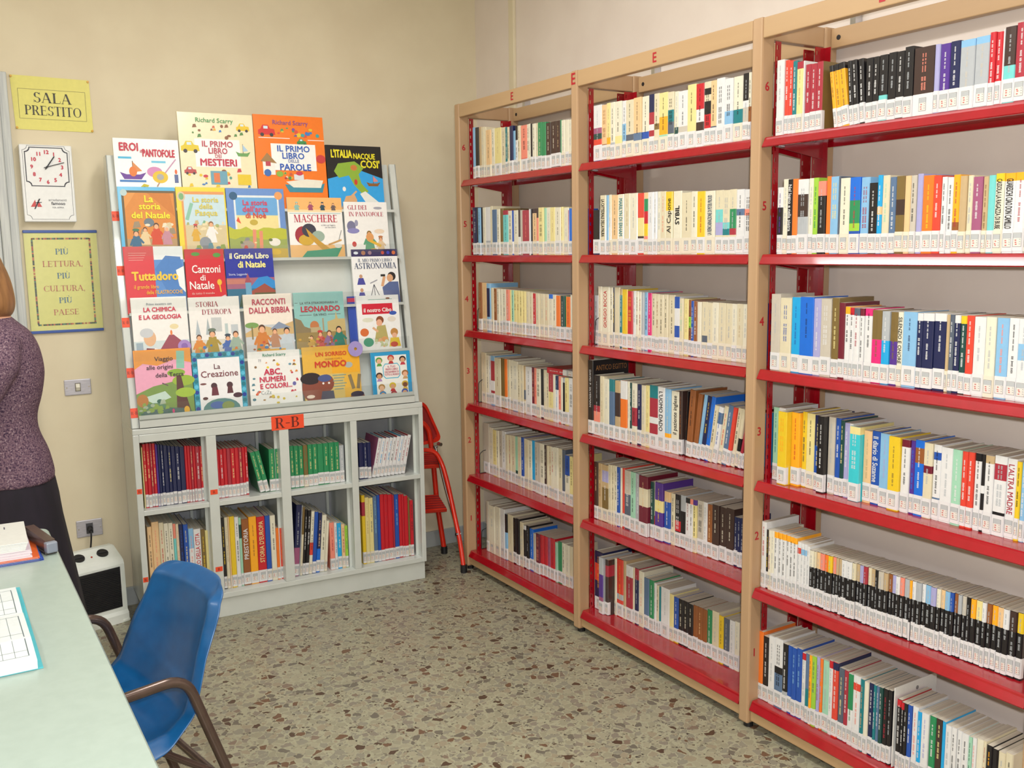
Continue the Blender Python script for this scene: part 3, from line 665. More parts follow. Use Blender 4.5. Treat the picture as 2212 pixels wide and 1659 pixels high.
BK = [
 (1, .028, .286, 2.049, 'f2f2ee', 'white picture book titled EROI IN PANTOFOLE, leftmost on the top tier',
  [('t', 'EROI', .23, .88, .16, .30, 'c02840', 'sans', .05), ('t', 'IN', .43, .82, .06, .08, 'c02840', 'sans', .02), ('t', 'PANTOFOLE', .68, .80, .15, .50, 'c02840', 'sans', .05), ('r', .06, .71, .26, .74, '4ab4dc'), ('r', .56, .66, .78, .69, '6ac0e0')]
  + ship(.27, .42, .2, '6a3c9a', 'd88a4a')+[('e', .27, .53, .06, .08, 'e07a30'), ('r', .06, .38, .46, .41, '3a7ac0'), ('e', .60, .53, .12, .085, 'd088b8'), ('e', .68, .46, .12, .10, 'e0be2a'), ('e', .68, .46, .055, .05, 'a8a8a8'), ('l', .76, .52, .94, .72, .02, 'c090b0'), ('l', .66, .38, .62, .32, .02, 'b08a6a'), ('r', .90, .38, .96, .50, '5a6a9a'), ('e', .93, .54, .02, .04, 'e06a3a'), ('p', [(.28, .24), (.42, .24), (.5, .34), (.42, .36)], 'c8b820'), ('p', [(.34, .24), (.42, .24), (.46, .31), (.42, .32)], '2c2c2c')]),
 (1, .290, .607, 2.170, 'ece2bc', 'tall cream picture book titled IL PRIMO LIBRO DEI MESTIERI, second on the top tier',
  [('t', 'Richard Scarry', .48, .925, .065, .6, '4a9a5a', 'sans', .02), ('r', .20, .44, .80, .73, 'f6f4f0'), ('t', 'IL PRIMO', .5, .68, .085, .42, 'b83a50', 'sans', .03), ('t', 'LIBRO', .5, .61, .085, .26, 'b83a50', 'sans', .03), ('t', 'DEI', .5, .555, .05, .09, 'b83a50', 'sans', .02), ('t', 'MESTIERI', .5, .49, .10, .50, 'c02848', 'sans', .05)]
  + car(.14, .60, .12, 'dcc41c')+car(.86, .83, .09, 'e4c020')+car(.12, .37, .08, 'b84a4a')+ship(.84, .56, .10, '6aa05a', 'a8c8e0')+scatter(14, 3, (.08, .74, .9, .88), ['c83a48', '3a7ac0', 'e0a83a', '5a8a4a', '8a5a3a', 'd06a4a'], .012, .03)+scatter(16, 4, (.08, .24, .92, .42), ['c83a48', '3a7ac0', 'e0c02a', '5a9a8a', '8a5a3a', 'e08a4a'], .015, .035)+[('r', .38, .26, .60, .40, '6aa0b4'), ('r', .42, .28, .50, .38, 'd87a4a'), ('r', .74, .26, .92, .37, 'e2c42a')]),
 (1, .610, .926, 2.177, 'f07a1c', 'tall orange picture book titled IL PRIMO LIBRO DELLE PAROLE, third on the top tier',
  [('t', 'Richard Scarry', .52, .925, .065, .62, '8a5090', 'sans', .02), ('r', .06, .755, .5, .762, 'f4f0ec'), ('r', .76, .745, 1, .752, 'f4f0ec')]+car(.18, .79, .12, 'd02a2a')+car(.67, .70, .07, '3a8a4a')
  + scatter(22, 8, (.34, .78, .92, .87), ['3a7ac0', '7a4a9a', '3aa0a0', 'd84a3a', 'e0c02a', '4a9a5a'], .015, .03)+[('r', .22, .42, .86, .70, 'f4f2ee'), ('t', 'IL PRIMO', .54, .65, .09, .55, '2a5ab4', 'sans', .04), ('t', 'LIBRO', .53, .575, .09, .34, '2a5ab4', 'sans', .04), ('t', 'DELLE', .53, .52, .045, .16, '4a6aa8', 'sans', .02), ('t', 'PAROLE', .55, .455, .095, .46, '2a5ab4', 'sans', .05),
   ('r', .09, .37, .26, .52, 'f0ece4'), ('p', [(.06, .51), (.29, .49), (.16, .60)], 'a07a48'), ('r', .13, .46, .20, .51, 'b84050'), ('e', .15, .39, .05, .05, '3a6ab4'), ('e', .32, .38, .05, .04, '8ab040'), ('p', [(.38, .27), (.44, .19), (.92, .19), (.96, .29), (.8, .25), (.55, .27)], '3a8aa0'), ('p', [(.40, .30), (.5, .24), (.9, .24), (.94, .32), (.7, .33)], 'e8e4d4'), ('r', .52, .32, .66, .38, 'd8dce0'), ('e', .60, .39, .05, .03, 'c83a4a'), ('e', .93, .55, .07, .06, 'c83a3a')]+scatter(8, 12, (.30, .33, .5, .42), MED, .01, .025)),
 (1, .930, 1.197, 2.056, '0e0c12', 'black and blue picture book titled L\'ITALIA NACQUE COSI, rightmost on the top tier',
  [('p', [(0, 0), (1, 0), (1, .5), (.6, .62), (.3, .55), (0, .48)], '2ea2e6'), ('t', "L'ITALIA", .27, .87, .17, .38, 'e8dc2a', 'sans', .05), ('t', 'NACQUE', .68, .84, .12, .40, 'e8dc2a', 'sans', .05), ('t', "COSI'", .78, .72, .16, .36, 'e8dc2a', 'sans', .05),
   ('p', [(.12, .60), (.2, .72), (.5, .76), (.66, .66), (.56, .56), (.60, .42), (.72, .30), (.62, .24), (.46, .40), (.38, .54), (.2, .50)], '8aae36'), ('e', .48, .66, .06, .05, 'c87a3a'), ('e', .50, .44, .03, .05, 'c83a2a'), ('p', [(.56, .26), (.66, .30), (.94, .10), (.90, .02), (.7, .06)], 'e4e6e0'), ('e', .28, .33, .03, .04, 'eceae4'), ('p', [(.2, .02), (.3, .02), (.5, .16), (.46, .24), (.3, .22)], 'd8a878'), ('l', .42, .2, .56, .02, .05, 'd8a878'), ('l', .40, .22, .5, .30, .03, 'd8a878')]+ship(.82, .38, .13, '8a5a2a', 'd88a8a')),
 (2, .028, .254, 1.850, '52b4e2', 'sky blue bordered picture book titled La storia del Natale on the second tier',
  [('r', .06, .0, 1, .95, '6a5a3a'), ('r', .10, 0, .97, .92, 'd88a3a'), ('p', [(.1, .92), (.3, .92), (.1, .70)], 'e0984a'), ('p', [(.5, .92), (.9, .92), (.97, .6)], 'cc7c30'), ('e', .1, .92, .06, .06, 'b8d0d0'), ('t', 'La', .52, .84, .13, .2, 'ece02a', 'sans', .05), ('t', 'storia', .53, .74, .12, .44, 'ece02a', 'sans', .05), ('t', 'del Natale', .54, .62, .12, .76, 'ece02a', 'sans', .05), ('e', .5, .52, .09, .08, '6a7a86'), ('r', .1, 0, .97, .30, 'b4946a')]
  + scatter(10, 2, (.14, .38, .92, .50), ['e8dcc0', 'd8c8a0', '9a8a70'], .04, .08)+fig(.62, .22, .20, 'd04a2a')+fig(.42, .22, .16, 'e0c89a')+fig(.80, .22, .17, 'c08a9a', c3='d8d0c0')+fig(.26, .12, .2, '3a6a8a', hat='4a7a5a')+[('p', [(.12, .02), (.8, .02), (.7, .2), (.3, .2)], 'c0402a')]),
 (2, .257, .461, 1.853, 'ecd43a', 'yellow bordered picture book titled La storia della Pasqua on the second tier',
  [('r', .10, 0, .97, .94, 'e09a5a'), ('r', .14, 0, .97, .90, 'c4dce4'), ('e', .1, .87, .08, .10, 'd8c0a0'), ('e', .1, .87, .05, .07, '7ab07a'), ('t', 'La storia', .58, .83, .10, .58, 'd8c852', 'sans', .04), ('t', 'della', .58, .74, .10, .30, 'd8c852', 'sans', .04), ('t', 'Pasqua', .58, .65, .11, .46, 'd8c852', 'sans', .04), ('l', .18, .55, .30, .78, .07, '8ac0a8'), ('l', .46, .44, .54, .54, .05, '7ab08a'), ('r', .14, 0, .97, .48, 'd4c49a')]
  + scatter(16, 5, (.18, .42, .92, .52), ['e8d8b0', 'c8b080', 'a8b070'], .02, .05)+fig(.66, .24, .20, 'ece8e4', c3='8a5a34')+fig(.34, .26, .15, 'd8a83a', hat='c84a4a')+[('e', .52, .24, .12, .12, '8a929a'), ('p', [(.42, .0), (.7, .0), (.66, .2), (.46, .2)], '7a828a')]+scatter(10, 6, (.16, .02, .94, .20), ['d87a4a', 'e0b04a', '5a8a9a', '8aa04a'], .04, .07)),
 (2, .464, .716, 1.852, '6a92d0', 'blue bordered picture book titled La storia dell\'arca di Noe on the second tier',
  [('r', .12, 0, .9, .90, 'dfe6ea'), ('r', .15, 0, .87, .87, '6aa8dc'), ('r', .15, .4, .87, .62, 'ecdc9a'), ('e', .12, .89, .07, .07, '2a5a80'), ('e', .90, .90, .07, .07, 'e8a060'), ('t', 'La storia', .48, .80, .10, .44, 'd04a6a', 'sans', .05), ('t', "dell'arca", .48, .71, .11, .46, 'd04a6a', 'sans', .05), ('t', 'di Noe\u0300' if False else 'di No\u00e8', .48, .62, .11, .36, 'd04a3a', 'sans', .05)]
  + hill(.44, 'b8bc3a', .03, 3)+hill(.30, '9aa85a', .03, 4)+hill(.14, 'c8a83a', .02, 5)+[('l', .42, .12, .44, .42, .06, 'e09070'), ('l', .54, .12, .55, .40, .06, 'e09070'), ('e', .44, .52, .07, .05, 'c0a840'), ('e', .30, .20, .12, .08, 'a89a8a'), ('e', .78, .24, .1, .07, 'e8e4da'), ('p', [(.14, .54), (.22, .50), (.18, .60)], 'e0543a'), ('e', .78, .10, .1, .05, 'e0b82a')]+scatter(10, 9, (.2, .04, .84, .3), ['c84a3a', '6a7a4a', 'e8d8a0', '8a8a8a'], .02, .04)),
 (2, .728, .980, 1.816, 'f4f2ee', 'white and orange picture book titled MASCHERE on the second tier',
  [('r', 0, .80, 1, 1, 'f2b870'), ('r', 0, .76, 1, .80, 'f4d8a8'), ('r', 0, 0, 1, .22, 'f0bc78'), ('r', .03, .735, .97, .742, '6ab0b0'), ('t', 'MASCHERE', .5, .655, .15, .80, 'c02c48', 'serif', .0)]
  + fig(.17, .79, .085, '8ab8b0', hat='a0c8b8')+fig(.42, .79, .09, 'a04a6a')+fig(.64, .79, .085, '2a4a5a', hat='2a4a5a')+fig(.84, .79, .08, '6a5a5a')+[('e', .25, .38, .15, .16, 'a02c3a'), ('e', .30, .30, .14, .10, 'd0a83a'), ('e', .36, .46, .13, .12, '3a3a4a'), ('e', .52, .36, .12, .10, '9ab0a0'), ('p', [(.3, .50), (.55, .28), (.8, .10), (.6, .12), (.36, .34)], 'c89a3a'), ('l', .7, .22, .95, .30, .03, 'c89a5a'), ('l', .9, .3, .96, .46, .01, '6a6a6a'), ('p', [(.2, .02), (.85, .02), (.95, .18), (.6, .14), (.3, .12)], '3a9a7a'), ('e', .88, .2, .07, .04, 'e4e0d4')]+[('t', 'un libro per leggere,', .72, .545, .03, .36, '5a5a6a', 'sans', .01), ('t', 'per fare teatro,', .76, .51, .03, .28, '5a5a6a', 'sans', .01)]),
 (2, .990, 1.200, 1.799, 'f4f3f0', 'white picture book titled GLI DEI IN PANTOFOLE on the second tier',
  [('t', 'GLI DEI', .30, .90, .095, .44, 'b42c4a', 'serif', 0), ('t', 'IN PANTOFOLE', .50, .78, .095, .80, 'b42c4a', 'serif', 0), ('e', .78, .89, .1, .03, 'a8a8b4'), ('e', .14, .56, .10, .12, '7a7a9a'), ('e', .18, .48, .14, .06, '8a88c0'), ('e', .26, .62, .04, .07, '9a9ab4'), ('e', .18, .24, .05, .06, 'c84a4a')]
  + fig(.54, .12, .24, '5aa07a', c3='8a6a2a')+fig(.80, .10, .18, 'e0c4a0', hat='c07a4a')+[('e', .55, .36, .09, .10, 'e0a060'), ('l', .55, .3, .8, .2, .06, 'e4b43a'), ('e', .78, .47, .12, .05, 'ecd8c0'), ('e', .62, .12, .1, .05, 'e0b02a')]),
 (3, .028, .262, 1.605, 'd8323e', 'red and blue picture book titled Tuttadoro, leftmost on the middle tier',
  [('r', .5, 0, 1, 1, '5a8ed0'), ('r', .5, .80, 1, 1, 'ecf0f2'), ('p', [(.5, .66), (.7, .86), (.95, .84), (1, .6), (1, .2), (.7, .3)], '4a80c4'), ('p', [(.86, .64), (1, .70), (1, .30), (.9, .4)], 'eef0f0'), ('t', 'Tuttadoro', .50, .56, .18, .78, 'f0c83a', 'sans', .06), ('t', 'il grande libro', .34, .40, .08, .42, 'f0b43a', 'sans', .02), ('t', 'delle FILASTROCCHE', .64, .315, .08, .62, 'f0b43a', 'sans', .02), ('t', 'Giancarlo Cabella', .22, .2, .035, .2, 'f0c0b0', 'sans', .01), ('l', .30, .04, .52, .12, .04, '5a8a3a'), ('l', .7, .08, .82, .16, .04, 'e0803a')]+[('r', .08, .90-k*.035, .38-k*.02, .905-k*.035, 'f0c0b8') for k in range(4)]+scatter(8, 21, (.55, .08, .95, .24), ['e0a040', 'e87a5a'], .006, .012)),
 (3, .268, .430, 1.592, 'd02030', 'slim red picture book titled Canzoni di Natale on the middle tier',
  [('t', 'Canzoni', .52, .68, .18, .74, 'f4f0ec', 'sans', .02), ('t', 'di', .42, .54, .13, .16, 'f4f0ec', 'sans', .02), ('t', 'Natale', .38, .42, .18, .64, 'f4f0ec', 'sans', .02), ('t', 'da tutto il mondo', .4, .29, .05, .6, 'e8b8b0', 'sans', .01), ('e', .28, .92, .11, .05, '4a9a3a'), ('e', .82, .90, .10, .06, '4a9a3a'), ('l', .1, .16, .4, .2, .06, 'd4c4c8'), ('l', .4, .2, .6, .14, .06, 'd4c4c8'), ('l', .6, .14, .98, .24, .06, 'd4c4c8'), ('e', .84, .46, .06, .08, 'e8b82a'), ('l', .84, .42, .86, .3, .03, 'e8b82a')]),
 (3, .434, .642, 1.592, '1e2fa0', 'dark blue picture book titled il Grande Libro di Natale on the middle tier',
  [('t', 'il Grande Libro', .5, .88, .13, .82, 'f0ecc0', 'sans', .05), ('t', 'di Natale', .54, .74, .15, .58, 'f0e890', 'sans', .05), ('r', 0, .34, 1, .52, 'a0607a'), ('r', 0, .42, .5, .5, 'c0786a'), ('t', 'Storie, Leggende', .24, .58, .05, .38, 'd0d8f0', 'sans', .01), ('p', [(.5, .38), (.66, .52), (.85, .54), (1, .46), (1, .3), (.5, .3)], '2a8ad0'), ('r', 0, 0, 1, .34, '2a6a8a'), ('p', [(.5, .3), (.78, .42), (1, .30), (1, .24), (.5, .22)], '9a4a3a'), ('r', .56, .06, 1, .27, '5a5a3a'), ('r', .38, .1, .50, .44, '6aa0c0'), ('p', [(.37, .44), (.51, .44), (.44, .60)], 'a04a5a'), ('r', .9, .12, .97, .22, 'e8d83a'), ('r', .62, .12, .68, .18, 'e8d83a'), ('e', .12, .14, .09, .1, 'c83a8a'), ('p', [(.22, .04), (.36, .04), (.29, .26)], '1a4a3a'), ('e', .72, .1, .06, .08, '3a7a5a')]),
 (3, 1.003, 1.228, 1.582, 'f3f4f4', 'white picture book titled ASTRONOMIA, alone at the right of the middle tier',
  [('r', 0, .87, 1, 1, '241e5c'), ('e', .1, .935, .05, .03, 'dfe8f4'), ('e', .26, .935, .045, .045, 'b07a5a'), ('e', .40, .935, .04, .04, '9a7a8a'), ('e', .68, .935, .035, .035, 'c84a3a'), ('e', .80, .935, .035, .035, '3a4ac0'), ('e', .92, .935, .04, .04, 'd8703a'), ('t', 'IL MIO PRIMO LIBRO', .5, .80, .07, .74, '3a4a6a', 'serif', 0), ('t', 'ASTRONOMIA', .5, .70, .13, .92, '2a3a62', 'serif', 0),
   ('e', .84, .50, .09, .09, '2a2426'), ('e', .80, .47, .07, .08, 'dca880'), ('p', [(.66, .02), (1, .02), (.98, .40), (.78, .40), (.62, .30)], '5a6a9a'), ('l', .62, .32, .68, .50, .06, 'dca880'), ('r', .6, .50, .7, .54, '2a2a2a'), ('l', .44, .36, .32, .02, .012, '4a4a5a'), ('l', .44, .36, .46, .02, .012, '4a4a5a'), ('l', .44, .36, .60, .04, .012, '4a4a5a'), ('l', .36, .38, .52, .44, .02, '9a9aa4'), ('p', [(.08, .36), (.26, .36), (.22, .48), (.12, .48)], '4a4aa0'), ('e', .17, .51, .035, .04, 'c89a7a'), ('p', [(.08, .08), (.26, .08), (.22, .22), (.12, .22)], '4a4aa0'), ('e', .17, .26, .035, .04, 'c89a7a'), ('e', .17, .10, .05, .05, 'd8b45a'), ('r', .46, .02, .7, .07, 'b08a7a')]),
 (4, .038, .258, 1.397, 'f1f0ec', 'white picture book titled LA CHIMICA E LA GEOLOGIA, leftmost on the fourth tier',
  [('t', 'Primo incontro con', .5, .90, .05, .46, '5a6a7a', 'sans', .01), ('t', 'LA CHIMICA', .50, .82, .09, .58, 'cc2c4a', 'sans', .05), ('t', 'E LA GEOLOGIA', .50, .71, .09, .76, 'cc2c4a', 'sans', .05), ('r', 0, .12, 1, .36, 'cfdcdc'), ('p', [(.42, .18), (.64, .44), (.72, .44), (1, .24), (1, .1), (.42, .1)], '9a4a5a'), ('e', .74, .56, .08, .05, 'e8d8a8'), ('e', .68, .47, .02, .05, 'e8803a'), ('r', .40, .04, .8, .17, 'b84a3a'), ('e', .90, .26, .12, .12, 'a888c8'), ('e', .90, .26, .06, .06, '8a68b0'), ('p', [(.14, .04), (.48, .04), (.42, .24), (.22, .26)], '7a3440'), ('e', .29, .40, .11, .15, 'e2b48a'), ('e', .24, .48, .12, .09, 'c8ccd0'), ('p', [(.34, .04), (.44, .04), (.42, .24), (.36, .26)], 'eeeae4'), ('r', .04, .08, .16, .34, '9ab0bc')]),
 (4, .264, .476, 1.390, 'f0eeea', 'white picture book titled STORIA D\'EUROPA, second on the fourth tier',
  [('t', 'STORIA', .36, .89, .095, .44, '9a2c40', 'serif', 0), ('t', "D'EUROPA", .54, .77, .095, .58, '9a2c40', 'serif', 0), ('r', .42, .46, .62, .68, 'c4c8c8'), ('p', [(.1, .42), (.2, .42), (.15, .66)], 'b0bcc4'), ('p', [(.3, .42), (.4, .42), (.35, .68)], 'a8b4b8'), ('r', .68, .42, .74, .58, 'b8c8c8'), ('r', .8, .42, .94, .56, 'c0c8cc'), ('r', 0, .12, 1, .34, 'd8d4c8')]+fig(.16, .10, .22, 'd88a3a')+fig(.42, .10, .26, 'a8903a', hat='6a7a6a')+fig(.72, .10, .2, '4a6ab0', hat='3a4a5a')+fig(.88, .10, .24, '9ab0a0')+scatter(16, 31, (.06, .08, .94, .26), ['d87a3a', '4a7ab8', 'c8b04a', '7a9a5a'], .02, .04)),
 (4, .493, .705, 1.394, 'f2e8dc', 'cream picture book titled RACCONTI DALLA BIBBIA, third on the fourth tier',
  [('t', 'RACCONTI', .52, .88, .13, .70, 'b83a54', 'sans', .03), ('t', 'DALLA BIBBIA', .52, .75, .13, .84, 'b83a54', 'sans', .03), ('r', 0, .10, 1, .52, 'c8ccd0'), ('p', [(0, .40), (.3, .52), (.6, .46), (1, .56), (1, .36), (0, .34)], 'd0b07a'), ('p', [(.5, .44), (.7, .56), (.95, .46)], '8a98b0'), ('e', .14, .52, .14, .06, '7aa05a'), ('l', .14, .3, .14, .5, .03, '8a7a4a')]+fig(.34, .08, .3, 'd0803a')+fig(.60, .16, .2, 'b8886a')+fig(.85, .08, .26, 'c4d0d8', c3='2a2426')+[('r', .3, .06, .8, .14, 'd8a84a')]+scatter(12, 33, (.08, .08, .7, .28), MED, .02, .045)),
 (4, .713, .944, 1.395, '8ec4c0', 'pale green picture book titled LEONARDO on the fourth tier',
  [('t', 'LA VITA STRAORDINARIA DI', .5, .83, .05, .76, '5a4a4a', 'sans', .01), ('t', 'LEONARDO', .52, .735, .12, .82, 'c02c40', 'sans', .05), ('t', 'DA VINCI', .5, .64, .05, .26, '5a4a4a', 'sans', .01), ('r', .02, .83, .08, .836, '5a4a4a'), ('r', .1, .635, .34, .642, '5a4a4a'), ('r', .66, .635, .92, .642, '5a4a4a'), ('p', [(.64, .3), (.64, .52), (.8, .56), (.82, .68), (.86, .56), (1, .56), (1, .3)], 'c4b078'), ('e', .38, .46, .09, .10, 'c07a4a'), ('r', .28, .34, .50, .44, 'b8a880'), ('r', .54, .36, .57, .58, 'a89878'), ('p', [(0, .3), (0, .6), (.12, .56), (.18, .46), (.3, .42), (.3, .3)], '8a7a5a'), ('r', 0, .1, 1, .36, '9a8450')]+fig(.48, .10, .18, 'c85a5a', hat='c83a3a')+fig(.66, .08, .2, '8a6a9a')+fig(.86, .08, .24, '2a7a6a', c3='2a2426')+fig(.3, .1, .14, 'c8a04a')+scatter(26, 41, (.04, .08, .96, .28), ['a0522d', 'c8a04a', 'b84a3a', '6a5a3a', 'd8c090'], .015, .035)),
 (4, .968, 1.000, 1.371, '2f4fae', 'blue picture book mostly hidden behind the one titled il nostro Cibo, fourth tier',
  [('r', 0, .9, 1, .97, 'c83a5a')]),
 (4, 1.004, 1.212, 1.371, 'f3f4f3', 'white picture book titled il nostro Cibo, rightmost on the fourth tier',
  [('r', .28, .92, .84, .928, '4a9a8a'), ('e', .74, .94, .05, .02, '8a5a4a'), ('r', .12, .66, .84, .85, 'd02038'), ('t', 'il nostro Cibo', .48, .735, .10, .66, 'f8f0ee', 'sans', .04), ('e', .84, .67, .09, .045, '3a5ab4'), ('e', .24, .56, .13, .05, 'dfe0cc'), ('e', .80, .56, .1, .06, 'e4dcd0'), ('e', .52, .55, .09, .09, '8a4a2a'), ('e', .50, .50, .07, .08, 'e8b090'), ('p', [(.36, .16), (.70, .16), (.64, .46), (.44, .44)], 'b8ac6a'), ('l', .34, .42, .46, .34, .05, 'e0b088'), ('e', .14, .34, .1, .09, 'd8703a'), ('e', .22, .16, .12, .10, '4aa080'), ('e', .60, .2, .08, .06, 'e0a060'), ('e', .84, .32, .09, .09, 'c08a4a'), ('e', .84, .26, .06, .06, 'e8b494'), ('p', [(.7, .06), (.98, .06), (.94, .22), (.74, .22)], 'e8c83a'), ('e', .82, .1, .09, .06, 'c84a3a')]+scatter(8, 51, (.3, .08, .7, .2), ['dfe4cc', 'c8d0a0', 'e8b080'], .03, .05)),
 (5, .029, .254, 1.184, 'f0a8c4', 'orange and pink picture book titled Viaggio alle origini della Terra on the bottom tier',
  [('p', [(0, .72), (.15, .80), (.4, .76), (.7, .84), (1, .78), (1, 1), (0, 1)], 'ec9a3a'), ('t', 'Viaggio', .52, .86, .09, .40, '3a2430', 'sans', .02), ('t', 'alle origini', .44, .74, .09, .56, '3a2430', 'sans', .02), ('t', 'della Terra', .60, .62, .09, .56, '3a2430', 'sans', .02), ('l', .80, .7, .82, .96, .14, '8ac4b0'), ('p', [(.0, .36), (.3, .46), (.7, .52), (1, .5), (1, 0), (0, 0)], '7a9a4a'), ('p', [(.1, .3), (.5, .38), (.6, .28), (.3, .2)], 'c4dcd0'), ('e', .84, .52, .2, .10, '9ab83a'), ('e', .72, .64, .16, .07, '8ab03a'), ('p', [(.68, .04), (.94, .04), (.84, .4), (.80, .60), (.72, .60), (.70, .3)], '5a3430'), ('e', .86, .34, .18, .09, 'a0c040'), ('e', .3, .16, .2, .07, '5a8a6a'), ('e', .1, .26, .1, .12, 'b87a3a'), ('p', [(0, 0), (1, 0), (.9, .1), (.5, .14), (.1, .1)], '4a6a6a'), ('e', .86, .08, .05, .07, 'e8b02a'), ('l', .46, .5, .56, .46, .02, '6a4a5a'), ('e', .62, .08, .02, .04, 'd83a7a')]+scatter(16, 61, (.04, .04, .6, .26), ['5a8a4a', '3a6a5a', '8aa84a', 'a8b8a0'], .03, .06)),
 (5, .257, .475, 1.159, '2a9ab8', 'teal dotted picture book titled La Creazione on the bottom tier',
  [('e', .05, .08+k*.09, .04, .04, ('1c3c9a', '5ac0e0', '147a8a')[k % 3]) for k in range(11)]+[('e', .95, .08+k*.09, .04, .04, ('5ac0e0', '147a8a', '1c3c9a')[k % 3]) for k in range(11)]+[('e', .13+k*.082, .955, .04, .04, ('147a8a', '5ac0e0', '1c3c9a')[k % 3]) for k in range(10)]+[('r', .10, 0, .90, .90, 'f0f0f2'), ('t', 'La', .46, .76, .12, .2, '6a3440', 'sans', .015), ('t', 'Creazione', .50, .64, .15, .72, '7a3440', 'sans', .015), ('e', .5, .04, .36, .22, '5a8a8a'), ('e', .42, .12, .14, .07, '4a6ab0'), ('e', .62, .1, .12, .08, '8a9a5a'), ('e', .38, .44, .06, .06, '4a2a34'), ('p', [(.32, .28), (.46, .28), (.44, .42), (.34, .42)], '6a2a3a'), ('e', .68, .44, .06, .06, '4a2a34'), ('p', [(.62, .3), (.74, .3), (.72, .42), (.64, .42)], '5a2a34'), ('e', .82, .26, .09, .05, '4a2a3a'), ('e', .20, .24, .05, .03, '5a3a3a'), ('e', .18, .48, .06, .02, '7a4a4a')]),
 (5, .489, .718, 1.149, 'f3f4f2', 'white picture book titled ABC, NUMERI E COLORI on the bottom tier',
  [('t', 'Richard Scarry', .50, .93, .07, .56, '3a8a6a', 'sans', .03), ('t', 'ABC,', .46, .63, .15, .42, 'cc2c50', 'sans', .05), ('t', 'NUMERI', .44, .50, .13, .52, 'cc2c50', 'sans', .05), ('t', 'E COLORI...', .50, .38, .12, .62, 'cc2c50', 'sans', .05)]
  + scatter(10, 71, (.08, .68, .9, .86), ['e8d02a', 'e89a5a', '6a9ab0', '8a6a4a', '4a9a6a'], .02, .035)+scatter(8, 72, (.06, .12, .2, .62), ['8aa0b0', 'd86a4a', '5a8a9a', 'a08a5a'], .02, .035)+scatter(10, 73, (.24, .06, .94, .28), ['d8c04a', 'c84a5a', '5a9a6a', 'b08a5a'], .02, .035)+scatter(6, 74, (.80, .3, .93, .64), ['c83a4a', 'e08a3a', '4a8a4a', '6a6ab0'], .02, .035)+[('t', 'CcZz', .3, .27, .09, .2, '8a9a9a', 'sans', 0), ('t', 'Ff', .22, .84, .07, .08, '9a9aa0', 'sans', 0)]),
 (5, .728, .993, 1.154, 'e8b84a', 'golden yellow picture book titled UN SORRISO GRANDE COME IL MONDO on the bottom tier',
  [('r', .5, .5, 1, 1, 'f0b02a'), ('r', 0, 0, .7, .5, 'd8c074'), ('t', 'UN SORRISO', .5, .86, .10, .56, 'd0482a', 'sans', .05), ('t', 'GRANDE COME IL', .54, .77, .04, .38, 'b8703a', 'sans', .01), ('t', 'MONDO', .48, .68, .15, .60, 'd0402a', 'sans', .07), ('e', .16, .26, .20, .24, '8a4a3c'), ('e', .12, .44, .18, .10, '2c2228'), ('e', .38, .34, .14, .15, '8a4a3a'), ('e', .36, .43, .12, .06, '4a5a90'), ('p', [(.26, 0), (.52, 0), (.5, .2), (.3, .2)], '4a5064'), ('e', .10, .12, .07, .03, 'f0e0d0'), ('e', .43, .34, .018, .018, 'f4f0ec'), ('e', .33, .34, .018, .018, 'f4f0ec'), ('e', .92, .04, .13, .11, '8a5a44'), ('e', .92, .10, .12, .05, '2c2a44'), ('l', .86, .2, .80, .46, .06, '8a7a5a'), ('l', .94, .2, .98, .46, .06, '8a7a5a'), ('e', .80, .64, .07, .05, 'b0b8b4')]+[('t', t_, .62, .46-k*.055, .035, .3, '6a8a8a', 'sans', .01) for k, t_ in enumerate(('Guida', 'storie', 'fiabe', 'racconti', 'giochi'))][:0]+[('r', .5+.02*(k % 2), .46-k*.05, .74-.03*(k % 3), .475-k*.05, '7a9a94') for k in range(6)]),
 (5, 1.048, 1.242, 1.110, '2c9ed4', 'small light blue picture book with children\'s faces, rightmost on the bottom tier',
  [('r', .10, .0, .90, .92, 'eef0ea'), ('p', [(.28, .66), (.34, .74), (.66, .74), (.72, .66), (.72, .46), (.66, .40), (.34, .40), (.28, .46)], '4ab8d8'), ('p', [(.30, .66), (.35, .72), (.65, .72), (.70, .66), (.70, .47), (.65, .42), (.35, .42), (.30, .47)], 'f4eeea'), ('t', 'IL TUO', .5, .67, .06, .2, 'b83a5a', 'sans', .02), ('t', 'PRIMO LIBRO', .5, .61, .06, .32, 'b83a5a', 'sans', .02), ('t', 'DEI BAMBINI DI', .5, .55, .06, .36, 'b83a5a', 'sans', .02), ('t', 'TUTTO IL MONDO', .5, .49, .06, .38, 'b83a5a', 'sans', .02)]
  + sum([[('e', x, y, .085, .075, c), ('e', x, y-.02, .06, .058, f_), ('p', [(x-.07, y-.13), (x+.07, y-.13), (x+.04, y-.07), (x-.04, y-.07)], c2)] for x, y, c, f_, c2 in ((.2, .82, '5aa04a', 'e8b494', '5aa04a'), (.5, .86, 'c03a3a', 'e0a880', 'c03a3a'), (.80, .82, '2a2426', 'dca880', 'c84050'), (.18, .48, '3a2a24', 'd09a70', 'a888c0'), (.84, .50, 'a06a3a', 'e8b494', 'c8a070'), (.22, .22, 'b08a4a', 'e8bc98', 'd8a080'), (.5, .24, 'd8c02a', 'dca880', 'c83a3a'), (.82, .26, 'c8a83a', '7a4a34', 'e0b84a'), (.24, .06, '3a8ac0', 'dca880', '9ab0c0'), (.52, .05, 'a03a4a', 'd0a078', 'c05a4a'), (.8, .08, '3a5ab0', 'dca880', '5a7ab0'))], [])),
]
TILT = math.atan(.12)
